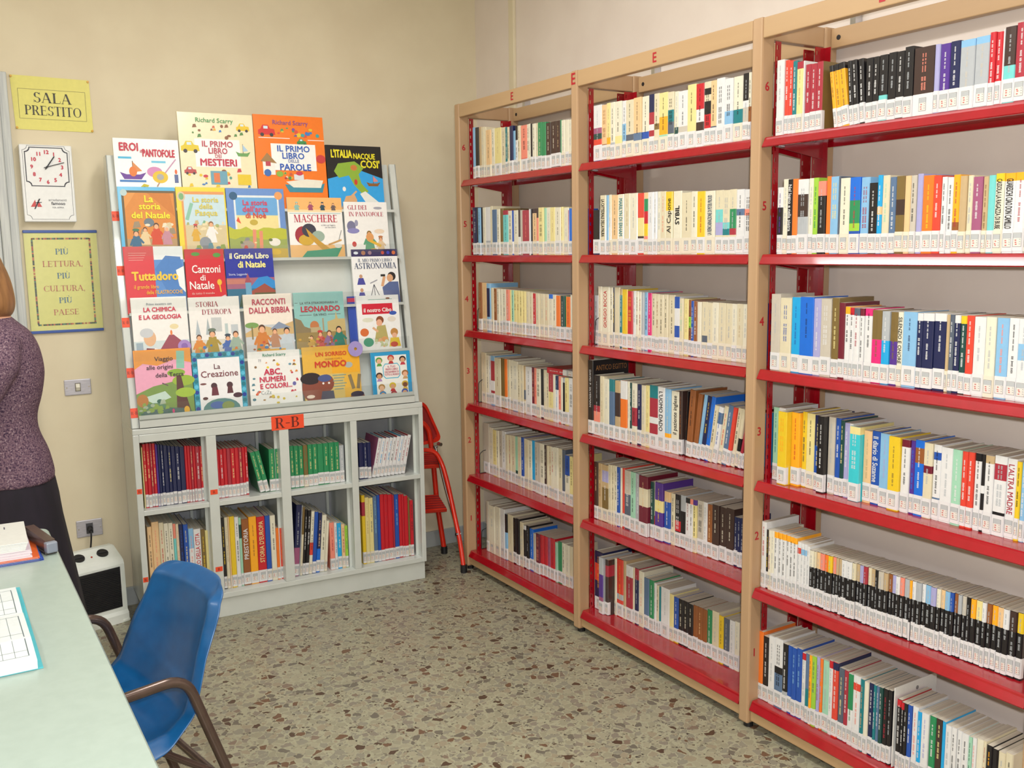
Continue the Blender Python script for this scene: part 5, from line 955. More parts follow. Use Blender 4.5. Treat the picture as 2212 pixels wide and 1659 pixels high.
BOOKS = [
("1-6",-3947,2.222,2.222,"""22.6 233 l;30.6 230 k;23 229 d;28.4 226 c~s;14.5 224 c;43.4 208 u~k;29.2 210 i~G;56.5 208 Y~d;37.9 205 c~k;20.2 203 t~i;17.1 201 c~k;25.2 204 n;23.6 181 l;20 199 w,k03~k;20.1 197 c~k;49.6 195 P,T7A~k;17.5 195 i~k;13.9 195 i~s;14.5 194 k;23.3 192 i~k;17 192 c~s;30.3 192 g~c;31.1 189 g;34.6 183 K~i;38.7 184 K~i;31.7 183 K~d;6.3 184 g;24.9 181 i~s;21.6 180 i;22.6 178 i~s"""),
("1-5",-3970,2.222,2.222,"""40 221 n~s;14.2 218 k;25.1 217 l~n;16.7 218 k;27.1 217 i~s;44.7 217 w,s79;20.2 220 c;41.5 203 q;25.1 204 i~k;27.2 206 E;43.3 196 a,R01~n;32.3 193 i~k;9.7 193 b;38.4 193 i~k;16.1 195 K,w69;20.2 192 x;55.7 190 R~P;12 193 w;9.1 193 k;36.1 194 u,K01~k;17.2 193 P,K02;37.4 196 Y~k;20.1 193 h;29.9 194 i~s;36 193 Y~d;41.8 191 i~k;15.9 192 Y~d;34.5 188 i~s;8 177 M;22.9 183 B"""),
("1-4",-3960,2.243,2.275,"""29.3 227 e~d;45.2 226 u~d;26.9 224 l,n17;11.5 224 l;20.7 204 c;22.5 201 e~u;23.9 200 i~k;22.2 200 i~s;33 199 i~k;26.8 199 P~w;12.9 198 Y;20 198 h~G;22.7 197 Y~k;28.1 196 Y~e;20.8 195 Y~k;24.2 195 Y~d;27.3 194 c~s;27 191 c~d;22 188 r~w;27.8 189 c~s;32.7 188 c~s;32.3 188 c~P;31.9 188 i,B01~s;25.2 187 i~k;31.1 184 o;27.7 184 G~w;8 184 g;32.7 182 o~r;15.1 190 i"""),
("1-3",-3991,2.269,2.255,"""47.4 246 c~s;26 236 i~k;21.7 234 w~s;36.3 237 l,R15,w57,R78;55.7 231 c~e;36.7 233 E;23 233 o;24.5 233 c~s;28.2 233 i~k;43.7 231 i,l8A~s;23.3 219 c~k;27.2 220 c~s;15.4 217 d,S57;49.4 216 w~k;22.5 217 m~u;20.8 217 P~r;32.3 216 i~k;24 217 k;21.6 217 c~s;21.4 217 c~k;37.3 211 Y,R04~d;18.7 204 i;20.7 202 w,n03~l;20.6 202 P~R;13.6 198 i;18.2 198 k,s01;24.1 201 Y~e;34.4 202 w~k"""),
("1-2",-4012,2.286,2.27,"""54.8 250 x;37.8 234 i~s;33.3 228 Y~d;23.6 230 i~k;30.3 232 x~k;35.9 236 w~k;25 225 c~s;27.6 227 c~r;37.1 229 c~R;24.4 230 h,G7A;30.7 233 c~P;24 235 b~w;21.3 233 c~s;19.6 232 c~d;27.1 231 i~k;28.5 235 C,R8A;25 234 x~k;22.6 235 x~s;29.8 235 i~k;18.4 232 K~i;18.3 233 c;18.2 234 c~R;25.2 234 i~r;32.1 238 i~s;29.5 237 c~k;22.9 236 S;37.5 217 i,b04~k;28.4 218 Y~k"""),
("1-1",-3957,2.262,2.303,"""22.3 255 x;53.6 239 i~s;48.6 245 i~s;39.5 245 w~s;20.4 226 l,k04;48.5 229 c~d;26.4 222 k~E;26.4 225 k;30.2 216 c~s;21.3 206 k,w01;23.9 209 k~s;29.4 200 B~w;22.3 185 x;31.6 190 m~P;26.2 191 r~R;29.2 191 r~R;21.7 191 M~R;34.2 195 r~m;18.8 184 h~s;29.7 192 g;23.1 193 i~k;26.7 190 i~s;22.7 190 c"""),
("2-6",-3014,2.222,2.222,"""51 209 w,M45,G56,T67,b8A~s;33.4 205 u,e7A~e;25.2 208 Y,O69~d;26.5 207 i,s79~k;38.9 206 i,Y69~k;25.2 204 w,l47~k;45.9 202 c,S68~k;42.9 204 u,q68~k;38.6 203 i,b69~k;31.6 205 w,n03,R35,w56,R67,w78~;27.3 203 c,E56~k;45.1 201 Y,O47,h79~k;30.9 198 c,t35,S57,L79~k;21.4 196 i,G68~s;47.4 193 w,x69~k;41.1 207 Y~k;37.2 204 w,r04,K69~k;32.6 205 c,k12,k35,r59~k;25.6 204 u,S79~k;36.4 207 w~k;36.7 200 w,l57~k;40 201 i,t59~k;27.7 205 w,k04,x5A~s;14 204 i,e59~k"""),
("2-5",-3012,2.222,2.222,"""44.4 170 k,n8A;35.6 223 c~k|LA CATTEDRALE DELLA PAURA;17.8 222 l;13.8 223 c~s;43.7 220 u~k;32.2 221 i~t|MARILYN DI ERHAM;31.7 222 c~d;45.1 221 i~s;38.6 219 T,Y48,K78;25 219 u,g13,r35,y57,P79;29.1 219 w~s;18.5 219 w~s;17.9 219 i~s;30 218 c~P;35.2 215 c,y03~k|^Al Capone;42.8 215 i~k|^SYBIL;53.5 207 c~k;27.6 209 i~k;38.8 207 y~r;45.1 206 i~S|^LA REINCARNAZIONE DI PETER PROUD;35.5 206 c,a35,V57~s;32.4 204 c,a56,t67~s;29.4 205 c,g37,R67~s;33.7 203 w,q34~k;31.5 201 w,P34~k"""),
("2-4",-3064,2.26,2.276,"""27.3 195 s~k;23 231 i~d;50.8 230 i~r|^GIORGIO BOCCA;19.4 229 i,k8A~k;9.9 229 k~y;32.8 230 c;17.3 224 t,d01~w;32.1 224 y~O;29 218 r~y;18.2 220 w~s;15.5 219 i~k;15.4 217 i~R;16.3 216 s;16.7 217 l~k;22.5 215 p~w;22.3 213 c~k;22.1 212 c~e;24.2 211 c~k;23 212 c~k;33.1 211 c~k;28 206 w,b02,b57;19.4 201 c~h;22.8 200 Y~d;15.8 197 e,L35~k;13.5 194 b~w;17.8 194 e~w;19 192 i;28.3 193 c,S68~s;26.6 191 c~s;27.4 193 i~s;33.3 193 c~s;29.5 192 c~s;21.4 192 i~s;26.7 193 c~d;22.9 193 i~s;7 193 b"""),
("2-3",-3055,2.225,2.273,"""32.8 296 k~w;43.7 239 k,R56,P6A~s;25.9 240 c~d;30.9 232 i~s;31.6 234 q,t02;31.1 232 d,K26;39.3 236 o,w03;13.6 236 i~s;13.1 232 G~w;27.3 233 i,R47~k;23.1 231 n~w;23.3 230 c~s;22.6 232 Y~d;46.3 236 w,t02,R25,R69;38.1 235 w~k|L'UOMO DADO;29.7 232 l,O7A~c;41.4 227 i~k|^il paziente inglese;16.8 231 K~e;@-2512;4.4 234 k~e/3;28.5 242 e~k/5;21.7 232 e/7;15 234 l~s/9;21.3 230 n~y/9;19 231 B~q/9;18.8 203 c~k/9;20.7 200 w,q13~b/9;20.5 205 c~T/9;22.3 211 q~w/9;16.1 206 T/9;17.9 206 c~k/9;15.8 205 c,k5A/9;13.7 207 R/12;13.6 206 k/12;10 195 C/12"""),
("2-2",-3047,2.249,2.295,"""24.9 236 K~u;23.4 235 d~e;41.6 234 d,V13,E4A~w;21.6 241 c~s;14.1 242 c~k;12.9 241 i~k;17.9 239 b~w;10 239 i;14.9 240 T;36.6 235 x,S4A~w;28.5 235 h~k;30.3 234 s~w;51.1 234 m,c25~u f12;19.7 217 G~w;12.2 222 i,T68;44.3 223 v,Y35~y f8;32.5 197 b,u02~w;22 195 c~k;29 195 k,r57~w;26.2 199 s,k3A;23.6 195 w,k01~R;14 195 w,P01~k;18.5 195 Y,v01~k;32 197 x~k;18.1 197 w~s;22.5 193 e~u;33 197 K~i;30.5 195 K~i;36.3 198 K~i;16.3 174 n~s;15.1 175 n~s;15.3 177 n~s"""),
("2-1",-3087,2.273,2.313,"""34.3 216 c~k;53.8 246 n,T25~O f20;28.4 238 s,v37,M7A f40;19.6 232 K,R13 f30;14.3 238 i;40.4 240 T,s67~O;15.8 242 d;40.8 229 w,R2A~s;10.5 230 c;23.4 230 n,R02~s;30.4 226 i~P;30.2 206 q;26.7 206 g~w;13 201 w~s;13.5 196 c~k;9.9 193 t;47.6 197 w~s;22.8 183 Y;25.2 178 b,y8A~w;24.9 177 k~i;24.6 177 k~i;26 174 k~i;22.4 177 e;23.8 177 e~u;23.5 176 e;23.1 182 g~w;33 186 c~s;22.8 178 y~E;27.4 175 S~s;24.5 177 w~s;22.7 180 i~s"""),
("3-6",-2091,2.222,2.222,"""28.6 220 w~s;16.4 216 T~w;16.7 211 T~w;16 208 t~w;24 203 Y,R01~d;4.8 203 w;21.5 191 R~w;23.2 189 R~w;21.8 191 E,R05,R5A~w;@-1874;13.3 174 O,k01~E/-8;17.6 175 O,k01~E/-8;22.6 176 O,k01~E/-8;14.2 176 k~w/-5;17 176 k~w/-5;16.8 176 k~w/-4;24.9 173 k~w/-1;17.2 172 k~w;25.9 173 k,a6A~s;27.3 175 k~s;25.1 173 k~w;26.1 180 k~s;60.9 172 K~P;14.3 171 V;28.3 169 v~w;27.5 170 n~w;38.9 167 s,l01~x;37.7 168 s,l01~x;15.8 172 r~w;16 170 r~w;4.5 174 w;29.3 177 K,a5A~s;27.1 181 R~w;20.9 181 n~w;20.7 180 s~k;23.2 178 w~k"""),
("3-5",-2079,2.222,2.222,"""21.3 199 w,k38~v;20.2 222 i~s;19.9 220 k~w|Nel legno e nella pietra;19.5 220 o;38.5 217 w,K25,s59~s;18.8 218 i~s;18.6 218 L~g;27.1 207 k,P02~s;15.4 219 o;30.1 217 l~Y;6.2 216 S;32.6 210 i~k;35.1 210 B,g36,L67,b7A~R;28.6 208 l~R;27.6 191 k~w;15.3 210 C,u45~w;22.1 208 c~h;20.9 202 q~w;26.4 203 E,K35;17.3 202 u;17 202 x~k;16.8 205 V;33.4 199 o~y;21.9 196 T~w;14.5 192 w~k;17.7 190 w~k;18.9 195 O,e68~R;19.2 191 d;15.3 191 c~s;25.4 186 M~w;14.9 185 d~E;17.8 187 a;22.3 190 i,y01~k|CASSOLA LA RAGAZZA DI BUBE;28.4 189 w,O01~k|GUARESCHI CIAO DON CAMILLO;26.3 189 w,O01~R;18.3 188 c~k;20.9 187 b~w;20.6 187 w~k;20.4 186 r~w"""),
("3-4",-2084,2.215,2.228,"""36.6 234 x~s;42.6 224 c~b;33 227 C~b;50.7 229 B~n;26.5 226 V~w;36.4 226 x~w;25.7 230 E~Y;20.4 217 m;17.8 207 w,O01~k;15.1 205 w,r01~k;19.2 204 w,S01~R;13.9 204 w,m01~k;26.6 205 w,p01~k;32 202 p,E04~E;24.2 200 C,s04~w;23 199 v,E04~E;18.3 200 i~k|SILENZIO E ONORE;42 202 l~n;17 200 n,w01~w;31.3 201 n,w01~w;35 202 n,w01~w;10 200 d;12.3 201 S~w;15.8 200 n,w01~w;17.3 199 G,y01~w;20.4 201 T~w;30.2 199 w~s;26.2 200 i~s;30.6 199 l~P;26.7 200 w~k;27.8 200 w,l35~s;21.2 200 n~w;23.9 200 c~k;23.4 200 i~k"""),
("3-3",-2101,2.25,2.267,"""23.4 233 h~t;25.7 234 w,y26~d;35.6 229 y~O f30;32.3 229 O~r f12;17 234 y~n;31.5 232 Y~k;23.9 230 b,n04~Y;28 232 k~w f15;23.9 233 x~s;18.3 232 b~w;13.7 228 G~Y;17.2 223 V~w;12.4 223 w;36 219 A,Y01~w f18;27 210 u~d;28.5 213 b~w|Il diario di Suzanne;33.2 211 l~V;36.5 209 y~E f6;26 205 w,m01~k;15.6 205 v~B;27.6 210 B,e13~w;25.9 207 c,m34~s;22.5 206 w,b12,q79~k;35 203 w~s;26.9 203 h~w;16 202 T~w;17.4 203 T~w;19 203 w,k01~k;10.3 203 k,w45;23.7 203 w,d01~k;32.9 207 w,R13,k79~s;24.5 205 w~R|L'ALTRA MADRE;13.1 201 y~k;12.7 201 l~w;18.9 200 w~k;21.7 199 b~w;24.5 198 c~k;21.1 196 r~w"""),
("3-2",-2111,2.223,2.257,"""19.4 217 w~r;10.1 194 k~y;12.4 195 i~R;11.9 197 i~s;15.4 197 w,O01~k;13.8 196 w,O01~k;15.1 196 w,O01~k;14.1 195 w,O01~k;14.9 195 w,O01~k;14.8 195 w,O01~k;12.6 185 w,T12~s;12.2 184 w,l12~s;12.1 184 w,l12~s;12.1 181 w~s;15.6 172 k,i03~s;9.5 172 k,c03~s;13.2 172 k,u03~s;16.3 172 k,P03~s;12.5 172 k,o03~s;15.1 172 k,y03~s;11.4 172 k,P03~s;9.9 172 k,d03~s;10.3 172 k,d03~s;17.8 172 k,w03~s;19.8 173 k,w03~s;13.1 173 k,c03~s;13 173 k,d03~s;12.9 173 k,V03~s;12.8 173 k,R03~s;11.9 173 k,c03~s;13.4 173 k,d03~s;10.4 173 k,k03~s;17.8 173 k,x03~s;13.9 173 k,d03~s;13.4 173 k,e03~s;10.9 174 k,V03~s;13.2 174 k,w03~s;13.1 174 k,P03~s;16.5 174 k,s03~s;7.8 174 k,O03~s;11.6 174 k,w03~s;16.1 174 k,s03~s;10.7 174 k,w03~s;17 174 k,l03~s;16.1 174 k,V03~s;11.9 174 k,i03~s;12.8 174 k,u03~s;14.6 174 k,l03~s;10.8 175 k,b03~s;10.8 175 k,e03~s;10.7 175 k,s03~s;12.4 175 k,x03~s;12.3 175 k,k03~s;13.9 175 k,O03~s;17.2 175 k,Y03~s;11.9 175 k,w03~s;13.5 175 k,e03~s;15.1 175 k,O03~s;14.9 175 k,u03~s;16.4 175 k,w03~s;19.4 175 k,K03~s;16.6 176 k,y03~s"""),
("3-1",-2117,2.229,2.231,"""19.4 231 o,V8A;23.6 220 k,E8A~w;27 230 w~s;33.7 233 w,k45,q5A~k;19.8 225 k,s7A~w;17.3 225 b;18.1 225 b~l;20.4 229 b~l;16.5 222 w,r01~s;14 225 q,t5A;11 225 O~e;16.3 227 L~S;12.2 230 V~e;10.8 228 o~V;23.2 228 h~s;15 236 w,r01~s;20.2 237 T,n01~w;20.6 225 S~Y;14.8 225 R~w;19.3 222 w,g05~g;26.1 225 w,T12~P;13.5 222 t~d;14.7 220 i;16.2 221 n~w;9.6 221 t~w;9.9 221 q~w;11.5 222 G~w;16.1 222 k~R;12.6 224 k~s;@-1597;15 210 k,r01~w;10.4 207 k,r01~w;11.4 208 k~w;13 208 b~w;17.9 210 w~P;13.5 202 C~w;22.1 206 w~V;19.5 204 g~w;20.9 205 K~Y;9.4 206 C;17.2 201 w~s;14.8 202 w~k;14.8 199 w~k;20 199 w~k;9.9 197 h~G;11.7 199 w~P;19.2 202 i;8.6 204 c~R;16 197 k~O;14 194 k,o5A;18.8 192 c~s;20.7 198 c~k"""),
("c-1-2",35,0,0,"""5.1 307 Y;12.9 319 r~Y;13.8 320 r~Y;10.6 319 R~Y;12.1 318 r~Y;8.9 313 v;10.7 312 n;12.1 309 n~w;16.7 305 n;13.7 301 n~Y;16.9 297 n;17.1 295 n~w;20.2 291 n;11.2 293 r;11 292 r;11 291 R~Y;11 289 r;17.4 286 R~w;11.1 285 r~Y"""),
("c-2-2",334,0,0,"""14.6 262 r~R;16.4 262 r~w;14.8 263 r;16.4 262 R;18.1 261 r~Y;16.6 261 r;15 260 R~Y;11.7 260 r;11.7 260 r~w;@518;22.3 235 g~Y/-12;21.7 238 g~Y/-12;25.6 238 g,~Y;20.7 237 g~Y"""),
("c-3-2",656,0,0,"""18.5 242 g~Y;21 240 g~Y;21.1 237 g~Y;21.4 238 E~g;21.5 239 g~Y;23.3 238 g~Y;27.1 237 g;25.4 237 g~Y;27.4 237 g~Y;22.8 236 g~Y;22.6 219 s~w"""),
("c-4-2",979,0,0,"""22.5 220 n;18.9 217 n~s;19 217 n;19.3 233 M,w05,w5A~M/12;19.3 231 C,w05,w5A~C/12;19.4 231 R,w05,w5A~R/12;17.5 230 b,w05,w5A~C/12;17.6 230 S,w05,w5A~k/12;19.6 232 R,w05,w5A~R/12;19.7 232 C,w05,w5A~C/12;15.8 232 M,w05,w5A~R/12;17.9 234 R,w05,w5A~R/12"""),
("c-1-1",36,0,0,"""18.3 332 u~k;28.9 350 u~P;19.8 343 c~r;18.4 337 i,v5A~k;18.7 336 i,M5A~k;10.7 331 a,P02;12.5 328 c~P;17.1 323 n~b;20.5 320 b~Y;21.2 299 w,l03~P;30.2 293 w~r|^AMICO DELLA CITTA;17.5 287 E~y;14.3 281 Y;14.5 277 i~s"""),
("c-2-1",339,0,0,"""14.7 326 k~y;14.9 326 c~d;6.7 327 u;21.6 326 y;18.1 321 w~k;11.4 315 h,G13;31.6 306 e~w|^PREISTORIA;34.3 312 O~e;37.4 306 r~Y|^STORIA D'EUROPA;22.5 306 b;24.2 304 i~k;14.5 243 o;13.9 241 T~o;10.5 239 b"""),
("c-3-1",646,0,0,"""25.8 335 n,M6A~s/5;4.9 331 s~b/5;11.3 322 c,E04/5;13.1 309 k~w/5;17 302 k~w/5;15.8 296 i,T57~k/5;18.2 290 b/5;17.6 283 n,B6A~u/5;22.3 270 i~k/5;13.4 241 i/5;@824;22.7 229 P~R;13.3 226 w~b;20 221 C~w;17.3 213 u~R;14.2 203 L~g"""),
("c-4-1",983,0,0,"""17 337 y,R13;18.6 324 Y~d;20.9 319 Y~S;19.5 325 q~l;15.5 327 b;19.5 328 r;19.4 326 r~R;23.4 322 r;9.7 317 R;21.7 318 b~l;15.8 315 r;11.9 314 r~R;19.6 304 r;9.7 295 E;17.6 279 r~k"""),
]
# ---------------------------------------------------------------- blue shell chair
ch = empty('armchair', (.291, 2.397, 0), 'blue plastic shell chair with bronze tubular arms pulled up to the desk', 'chair', R(191.1))
def lerp_tab(tab, s):
    for (s0, *a), (s1, *b) in zip(tab, tab[1:]):
        if s0 <= s <= s1:
            t = (s-s0)/(s1-s0); t = t*t*(3-2*t) if False else t; return [x+(y-x)*t for x, y in zip(a, b)]
    return list(tab[-1][1:])
# s, x, z, half width, edge lift (x), edge lift (z)
TAB = [(0, .232, .418, .205, 0, .004), (.06, .228, .438, .218, 0, .006), (.12, .205, .452, .226, 0, .010), (.28, .10, .444, .232, .0, .022), (.42, .0, .430, .234, .01, .036), (.52, -.085, .432, .234, .03, .050),
       (.60, -.145, .462, .230, .055, .052), (.68, -.178, .525, .222, .070, .035), (.78, -.200, .600, .210, .070, .018), (.88, -.220, .680, .196, .055, .003), (1.0, -.246, .768, .190, .045, 0)]
NU, NV = 66, 36; P = []
for i in range(NU+1):
    s = i/NU; x, z, hwid, ex, ez = lerp_tab(TAB, s); row = []
    if s > .90: hwid -= .062*(1-math.sqrt(max(0, 1-((s-.90)/.10)**2)))
    for j in range(NV+1):
        t = -1+2*j/NV; a = abs(t); k = a**3
        rim = max(0, (a-.88)/.12)
        topd = 0; rs = max(0, (s-.955)/.045); rim2 = min(1.0, (rim*rim+rs*rs)**.5)
        bk_ = min(1, max(0, (s-.5)/.12))
        row.append((x+ex*k*(1-.3*rs)-.036*rim2*bk_, t*hwid+math.copysign(.006*rim, t), z+ez*k-.045*rim*(1-min(1, max(0, (s-.5)/.15)))+topd-.006*rs))
    P.append(row)
mb = MB(); mb.grid(P, sm=True); sh = mb.build('seat_shell', M['blue'], ch)
md = sh.modifiers.new('s', 'SOLIDIFY'); md.thickness = .006; md.offset = 0; md = sh.modifiers.new('ss', 'SUBSURF'); md.levels = 1; md.render_levels = 2
HA = .262
for sy in (-1, 1):
    mb = MB(); mb.tube([(.285, sy*HA, .01), (.205, sy*HA, .605), (-.093, sy*HA, .615), (-.295, sy*HA, .01)], .0125, 12, .05); mb.build('arm_frame', M['tube'], ch)
    for x in (.285, -.295):
        mb = MB(); mb.tube([(x, sy*HA, 0), (x*.992, sy*HA, .03)], .016, 10); mb.build('foot_cap', M['black'], ch)
for x, z in ((.236, .375), (-.205, .28)):
    mb = MB(); mb.tube([(x, -HA, z), (x, HA, z)], .0105, 10); mb.build('cross_tube', M['tube'], ch)
for sy in (-.12, .12):
    mb = MB(); mb.tube([(.236, sy, .375), (.12, sy, .425), (-.04, sy, .412), (-.205, sy, .28)], .009, 8, .04); mb.build('seat_bracket', M['tube'], ch)

# ---------------------------------------------------------------- wire bookends and the plate bookend
for (bay, n, lab) in ((0, 1, 'far'), (0, 2, 'far'), (0, 3, 'far'), (0, 4, 'far'), (1, 4, 'middle'), (1, 5, 'middle'), (2, 5, 'near')):
    ya = Y0-bay*PITCH-PW-.004; z = SZ[n]
    e = empty('wire_bookend', (A0+.07, ya-.012, z), f'thin black wire bookend at the far end of the {ORD[n-1]} shelf up, {lab} bay', 'bookend', group='wire bookends')
    yb_ = {(0, 4): -.033, (0, 3): -.012, (0, 2): -.004, (0, 1): -.028, (1, 4): -.02, (1, 5): -.02, (2, 5): -.006}[(bay, n)]
    mb = MB(); mb.tube([(0, 0, .0022), (0, yb_*.3, .10), (.02, yb_, .115), (.11, yb_, .115), (.13, yb_*.3, .10), (.13, 0, .0022), (0, 0, .0022)], .0017, 6, .01); mb.build('wire', M['black'], e)
e = empty('plate_bookend', (A0+.085, -1.0, 0)); e.location = (A0+.050, 1.605, SZ[1]+.0004); tag(e, 'white metal plate bookend among the books, lowest shelf, near bay', 'bookend')
mb = MB(); mb.box((0, -.0012, 0), (.19, .0012, .238), 'ecece8', bev=.0008); mb.build('plate', M['attr'], e)
mb = MB(); mb.tube([(.10, -.0020, .215), (.10, .0020, .215)], .006, 14, col='8a8a8a'); mb.build('hole_rim', M['attr'], e)
# book lying flat on the third shelf of the far bay
bk, *_ = make_book('thick_book', .026, .19, .135, 'r,w6A~w'); bk.matrix_world = Matrix.Translation((2.262, 3.205, SZ[3]+.2195)) @ Matrix.Rotation(R(2), 4, 'Z') @ Matrix.Rotation(R(-90), 4, 'X') @ Matrix.Translation((0, 0, 0))
tag(bk, 'red and white book lying flat on top of the others, third shelf up, far bay', 'book', 'books on the third shelf up of the far bay')

# ---------------------------------------------------------------- books on the shelves
for key, start, xa, xb, data in BOOKS: run_books(key, start, xa, xb, data)

# ---------------------------------------------------------------- woman standing behind the desk
def knit():
    mt, nt, b = new_mat('marled_wool', .95, .1)
    n1 = nd(nt, 'ShaderNodeTexNoise', Scale=190.0, Detail=2.0); nt.links.new(coords(nt, (1, 1, 1)), n1.inputs['Vector'])
    cr = nt.nodes.new('ShaderNodeValToRGB'); e = cr.color_ramp.elements; e[0].position = .34; e[0].color = lin((62, 48, 66)); e[1].position = .68; e[1].color = lin((158, 140, 148))
    for p, c in ((.45, (98, 76, 92)), (.52, (120, 98, 110)), (.60, (110, 84, 96))):
        q = e.new(p); q.color = lin(c)
    nt.links.new(n1.outputs['Fac'], cr.inputs[0]); nt.links.new(cr.outputs[0], b.inputs['Base Color'])
    w_ = nd(nt, 'ShaderNodeTexNoise', Scale=120.0, Detail=3.0); nt.links.new(coords(nt, (1, 1, .5)), w_.inputs['Vector']); bump(nt, b, w_.outputs['Fac'], .6, .003); return mt
M['knit'] = knit()
M['skirt'] = noise_mat('dark_cloth', (30, 24, 36), (22, 18, 28), 30, .9, (1, 1, .2), bmp=.2)
M['hair'] = noise_mat('hair', (122, 84, 50), (156, 112, 70), 60, .45, (1, 1, .06), bmp=.5, lo=.35, hi=.65)
M['skin'] = noise_mat('skin', (222, 172, 142), (214, 160, 130), 12, .5)
M['shoe'] = noise_mat('shoe_leather', (34, 28, 30), (26, 22, 24), 20, .4)
PX, PY = .20, 3.70
pw = empty('person', (PX, PY, 0), 'woman in a purple marled sweater and long dark skirt standing behind the desk', 'person')
def loft(rows, seg=28, power=2.0):
    """rows: (z, cx, cy, rx, ry)"""
    out = []
    for z, cx, cy, rx, ry in rows:
        r = []
        for k in range(seg):
            a = 2*math.pi*k/seg; c, s = math.cos(a), math.sin(a)
            r.append((cx+rx*math.copysign(abs(c)**(2/power), c), cy+ry*math.copysign(abs(s)**(2/power), s), z))
        out.append(r)
    return out
def smooth_rows(rows, n=6):
    out = []
    for i in range(len(rows)-1):
        p0, p1, p2, p3 = rows[max(i-1, 0)], rows[i], rows[i+1], rows[min(i+2, len(rows)-1)]
        for k in range(n):
            t = k/n; out.append(tuple(.5*((2*b)+(-a+c)*t+(2*a-5*b+4*c-d)*t*t+(-a+3*b-3*c+d)*t**3) for a, b, c, d in zip(p0, p1, p2, p3)))
    out.append(rows[-1]); return out
def add_loft(mb, rows, cap=True, **kw):
    rr_ = loft(smooth_rows(rows), **kw); mb.grid(rr_, sm=True, closed=True)
    if cap: mb.face(rr_[0][::-1]); mb.face(rr_[-1])
def remeshed(mb, name, mat, vox, parent, smooth=4):
    me = mb.mesh('tmp', mat); o = D.objects.new('tmp', me); C.objects.link(o)
    bm = bmesh.new(); bm.from_mesh(me); bmesh.ops.remove_doubles(bm, verts=bm.verts, dist=1e-6); bmesh.ops.recalc_face_normals(bm, faces=bm.faces); bm.to_mesh(me); bm.free()
    m1 = o.modifiers.new('r', 'REMESH'); m1.mode = 'VOXEL'; m1.voxel_size = vox; m1.use_smooth_shade = True
    m2 = o.modifiers.new('s', 'SMOOTH'); m2.iterations = smooth; m2.factor = .5
    dg = bpy.context.evaluated_depsgraph_get(); dg.update(); me2 = D.meshes.new_from_object(o.evaluated_get(dg)); D.objects.remove(o)
    me2.materials.clear(); me2.materials.append(mat)
    for p in me2.polygons: p.use_smooth = True
    return link(name, me2, parent)
def ball(mb, c, r, seg=14, sc=(1, 1, 1)):
    rows = []
    for i in range(1, 10):
        a = math.pi*i/10; rows.append([(c[0]+r*sc[0]*math.sin(a)*math.cos(2*math.pi*k/seg), c[1]+r*sc[1]*math.sin(a)*math.sin(2*math.pi*k/seg), c[2]-r*sc[2]*math.cos(a)) for k in range(seg)])
    mb.grid(rows, sm=True, closed=True); mb.face(rows[0][::-1]); mb.face(rows[-1])
# she faces -x; local origin on the floor under her
HX = -.066
HZ = -.034
body = MB()
add_loft(body, [(.80, .0, 0, .10, .16), (.95, -.01, 0, .085, .13), (1.15, .0, 0, .10, .15), (1.30, .0, 0, .085, .16), (1.36, -.01, 0, .06, .10), (1.40, -.015, 0, .048, .050), (1.45, -.055, 0, .046, .046)])
ball(body, (HX-.012, 0, 1.555+HZ), .098, 20, (1.02, .80, 1.15)); ball(body, (HX-.035, 0, 1.505+HZ), .070, 16, (1.0, .82, .95))
body.tube([(HX-.108, 0, 1.565+HZ), (HX-.132, 0, 1.535+HZ), (HX-.112, 0, 1.522+HZ)], [.010, .013, .012], 8)      # nose
for sy in (-1, 1):
    body.tube([(HX-.0, sy*.078, 1.57+HZ), (HX+.004, sy*.086, 1.545+HZ), (HX-.004, sy*.078, 1.52+HZ)], [.010, .013, .008], 8)   # ears
    sh_ = (0, sy*.165, 1.315); el = (-.10, sy*.235, 1.09); wr = (-.32, sy*.15, 1.04)
    body.tube([sh_, el, wr], [.048, .040, .026], 12, .03)
    hand = Vector(wr); dr_ = Vector((-1, -sy*.25, -.12)).normalized(); side = Vector((0, sy, 0)); up_ = Vector((0, 0, 1))
    palm = hand+dr_*.045; ball(body, palm, .040, 12, (1.05, .85, .42))
    for k, (ln, off) in enumerate(((.070, -.028), (.078, -.010), (.073, .009), (.058, .027))):
        b0 = hand+dr_*.075+side*off; body.tube([b0-dr_*.03, b0, b0+dr_*ln*.5-up_*.010, b0+dr_*ln*.85-up_*.032], [.0095, .009, .0085, .0065], 8)
    t0 = hand+dr_*.03-side*.028; body.tube([t0, t0-side*.022+dr_*.025, t0-side*.026+dr_*.052-up_*.012], [.012, .011, .008], 8)
    body.tube([(0, sy*.075, .85), (.01, sy*.075, .48), (.025, sy*.07, .08)], [.085, .055, .038], 12)
    body.tube([(.03, sy*.07, .05), (-.04, sy*.075, .035), (-.13, sy*.08, .025)], [.036, .034, .022], 10)
bd = remeshed(body, 'body', M['skin'], .0075, pw, 2)
mb = MB()
for sy in (-1, 1): ball(mb, (HX-.098, sy*.030, 1.572+HZ), .0125, 10)
mb.build('eyes', M['white_pl'], bd)
mb = MB()
for sy in (-1, 1): ball(mb, (HX-.1075, sy*.0305, 1.572+HZ), .005, 8)
mb.build('pupils', M['black'], bd)
mb = MB(); mb.tube([(HX-.104, -.022, 1.488+HZ), (HX-.113, 0, 1.487+HZ), (HX-.104, .022, 1.488+HZ)], [.003, .006, .003], 8, col='b05a58'); mb.build('lips', M['attr'], bd)
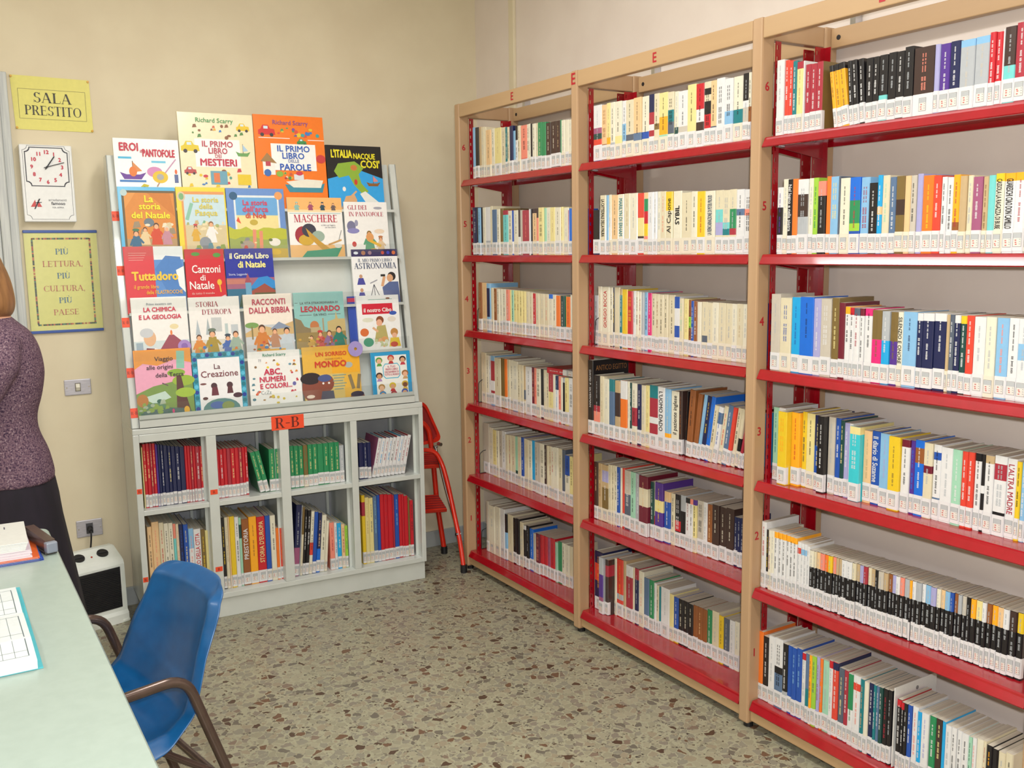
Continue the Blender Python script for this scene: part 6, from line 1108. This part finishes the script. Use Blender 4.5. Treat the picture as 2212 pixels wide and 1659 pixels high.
for sy in (-1, 1):
    mb = MB(); mb.tube([(.065, sy*.072, .045), (.03, sy*.072, .04), (-.05, sy*.077, .036), (-.145, sy*.083, .026)], [.030, .040, .040, .022], 12); mb.box((-.15, sy*.08-.036, 0), (.08, sy*.08+.034, .012), bev=.004); remeshed(mb, 'shoe', M['shoe'], .006, pw, 2)
sweater = MB()
add_loft(sweater, [(.80, .005, 0, .137, .190), (.835, .004, 0, .137, .188), (.90, .0, 0, .128, .180), (.97, -.008, 0, .112, .168), (1.03, -.010, 0, .112, .168), (1.10, -.002, 0, .124, .178), (1.18, .005, 0, .130, .190), (1.26, .003, 0, .122, .196), (1.315, -.003, 0, .104, .185), (1.345, -.012, 0, .082, .14), (1.372, -.020, 0, .064, .082)], power=2.2)
for sy in (-1, 1): sweater.tube([(0, sy*.155, 1.305), (-.02, sy*.205, 1.22), (-.095, sy*.24, 1.09), (-.19, sy*.20, 1.055), (-.30, sy*.155, 1.040)], [.066, .066, .056, .048, .042], 14)
remeshed(sweater, 'sweater', M['knit'], .011, pw, 3)
skirt = MB(); rows = []
for z, x, rx, ry in ((.88, .0, .112, .160), (.83, .004, .124, .175), (.795, .006, .136, .188), (.74, .008, .142, .192), (.65, .010, .148, .196), (.51, .014, .164, .21), (.38, .018, .178, .225), (.22, .022, .195, .24)):
    rows.append([((x+(rx+.004*math.sin(9*a)*(1 if z < .7 else 0))*math.cos(a)), (ry+.004*math.cos(11*a)*(1 if z < .7 else 0))*math.sin(a), z) for a in [2*math.pi*k/60 for k in range(60)]])
skirt.grid(rows, sm=True, closed=True); sk = skirt.build('skirt', M['skirt'], pw); md = sk.modifiers.new('s', 'SOLIDIFY'); md.thickness = .004
hair = MB()
add_loft(hair, [(1.368, -.002, 0, .045, .070), (1.385, -.008, 0, .064, .098), (1.42, -.026, 0, .090, .116), (1.477, -.042, 0, .100, .116), (1.517, -.054, 0, .102, .112), (1.55, -.066, 0, .102, .104), (1.59, -.074, 0, .095, .092), (1.63, -.078, 0, .070, .068), (1.648, -.08, 0, .03, .03)])
hr = remeshed(hair, 'hair', M['hair'], .008, pw, 3)
# keep the face open: push hair in front of the ears back behind the brow
for v in hr.data.vertices:
    if v.co.x < HX-.055 and v.co.z < 1.59: v.co.x = HX-.055+(v.co.x-HX+.055)*.05
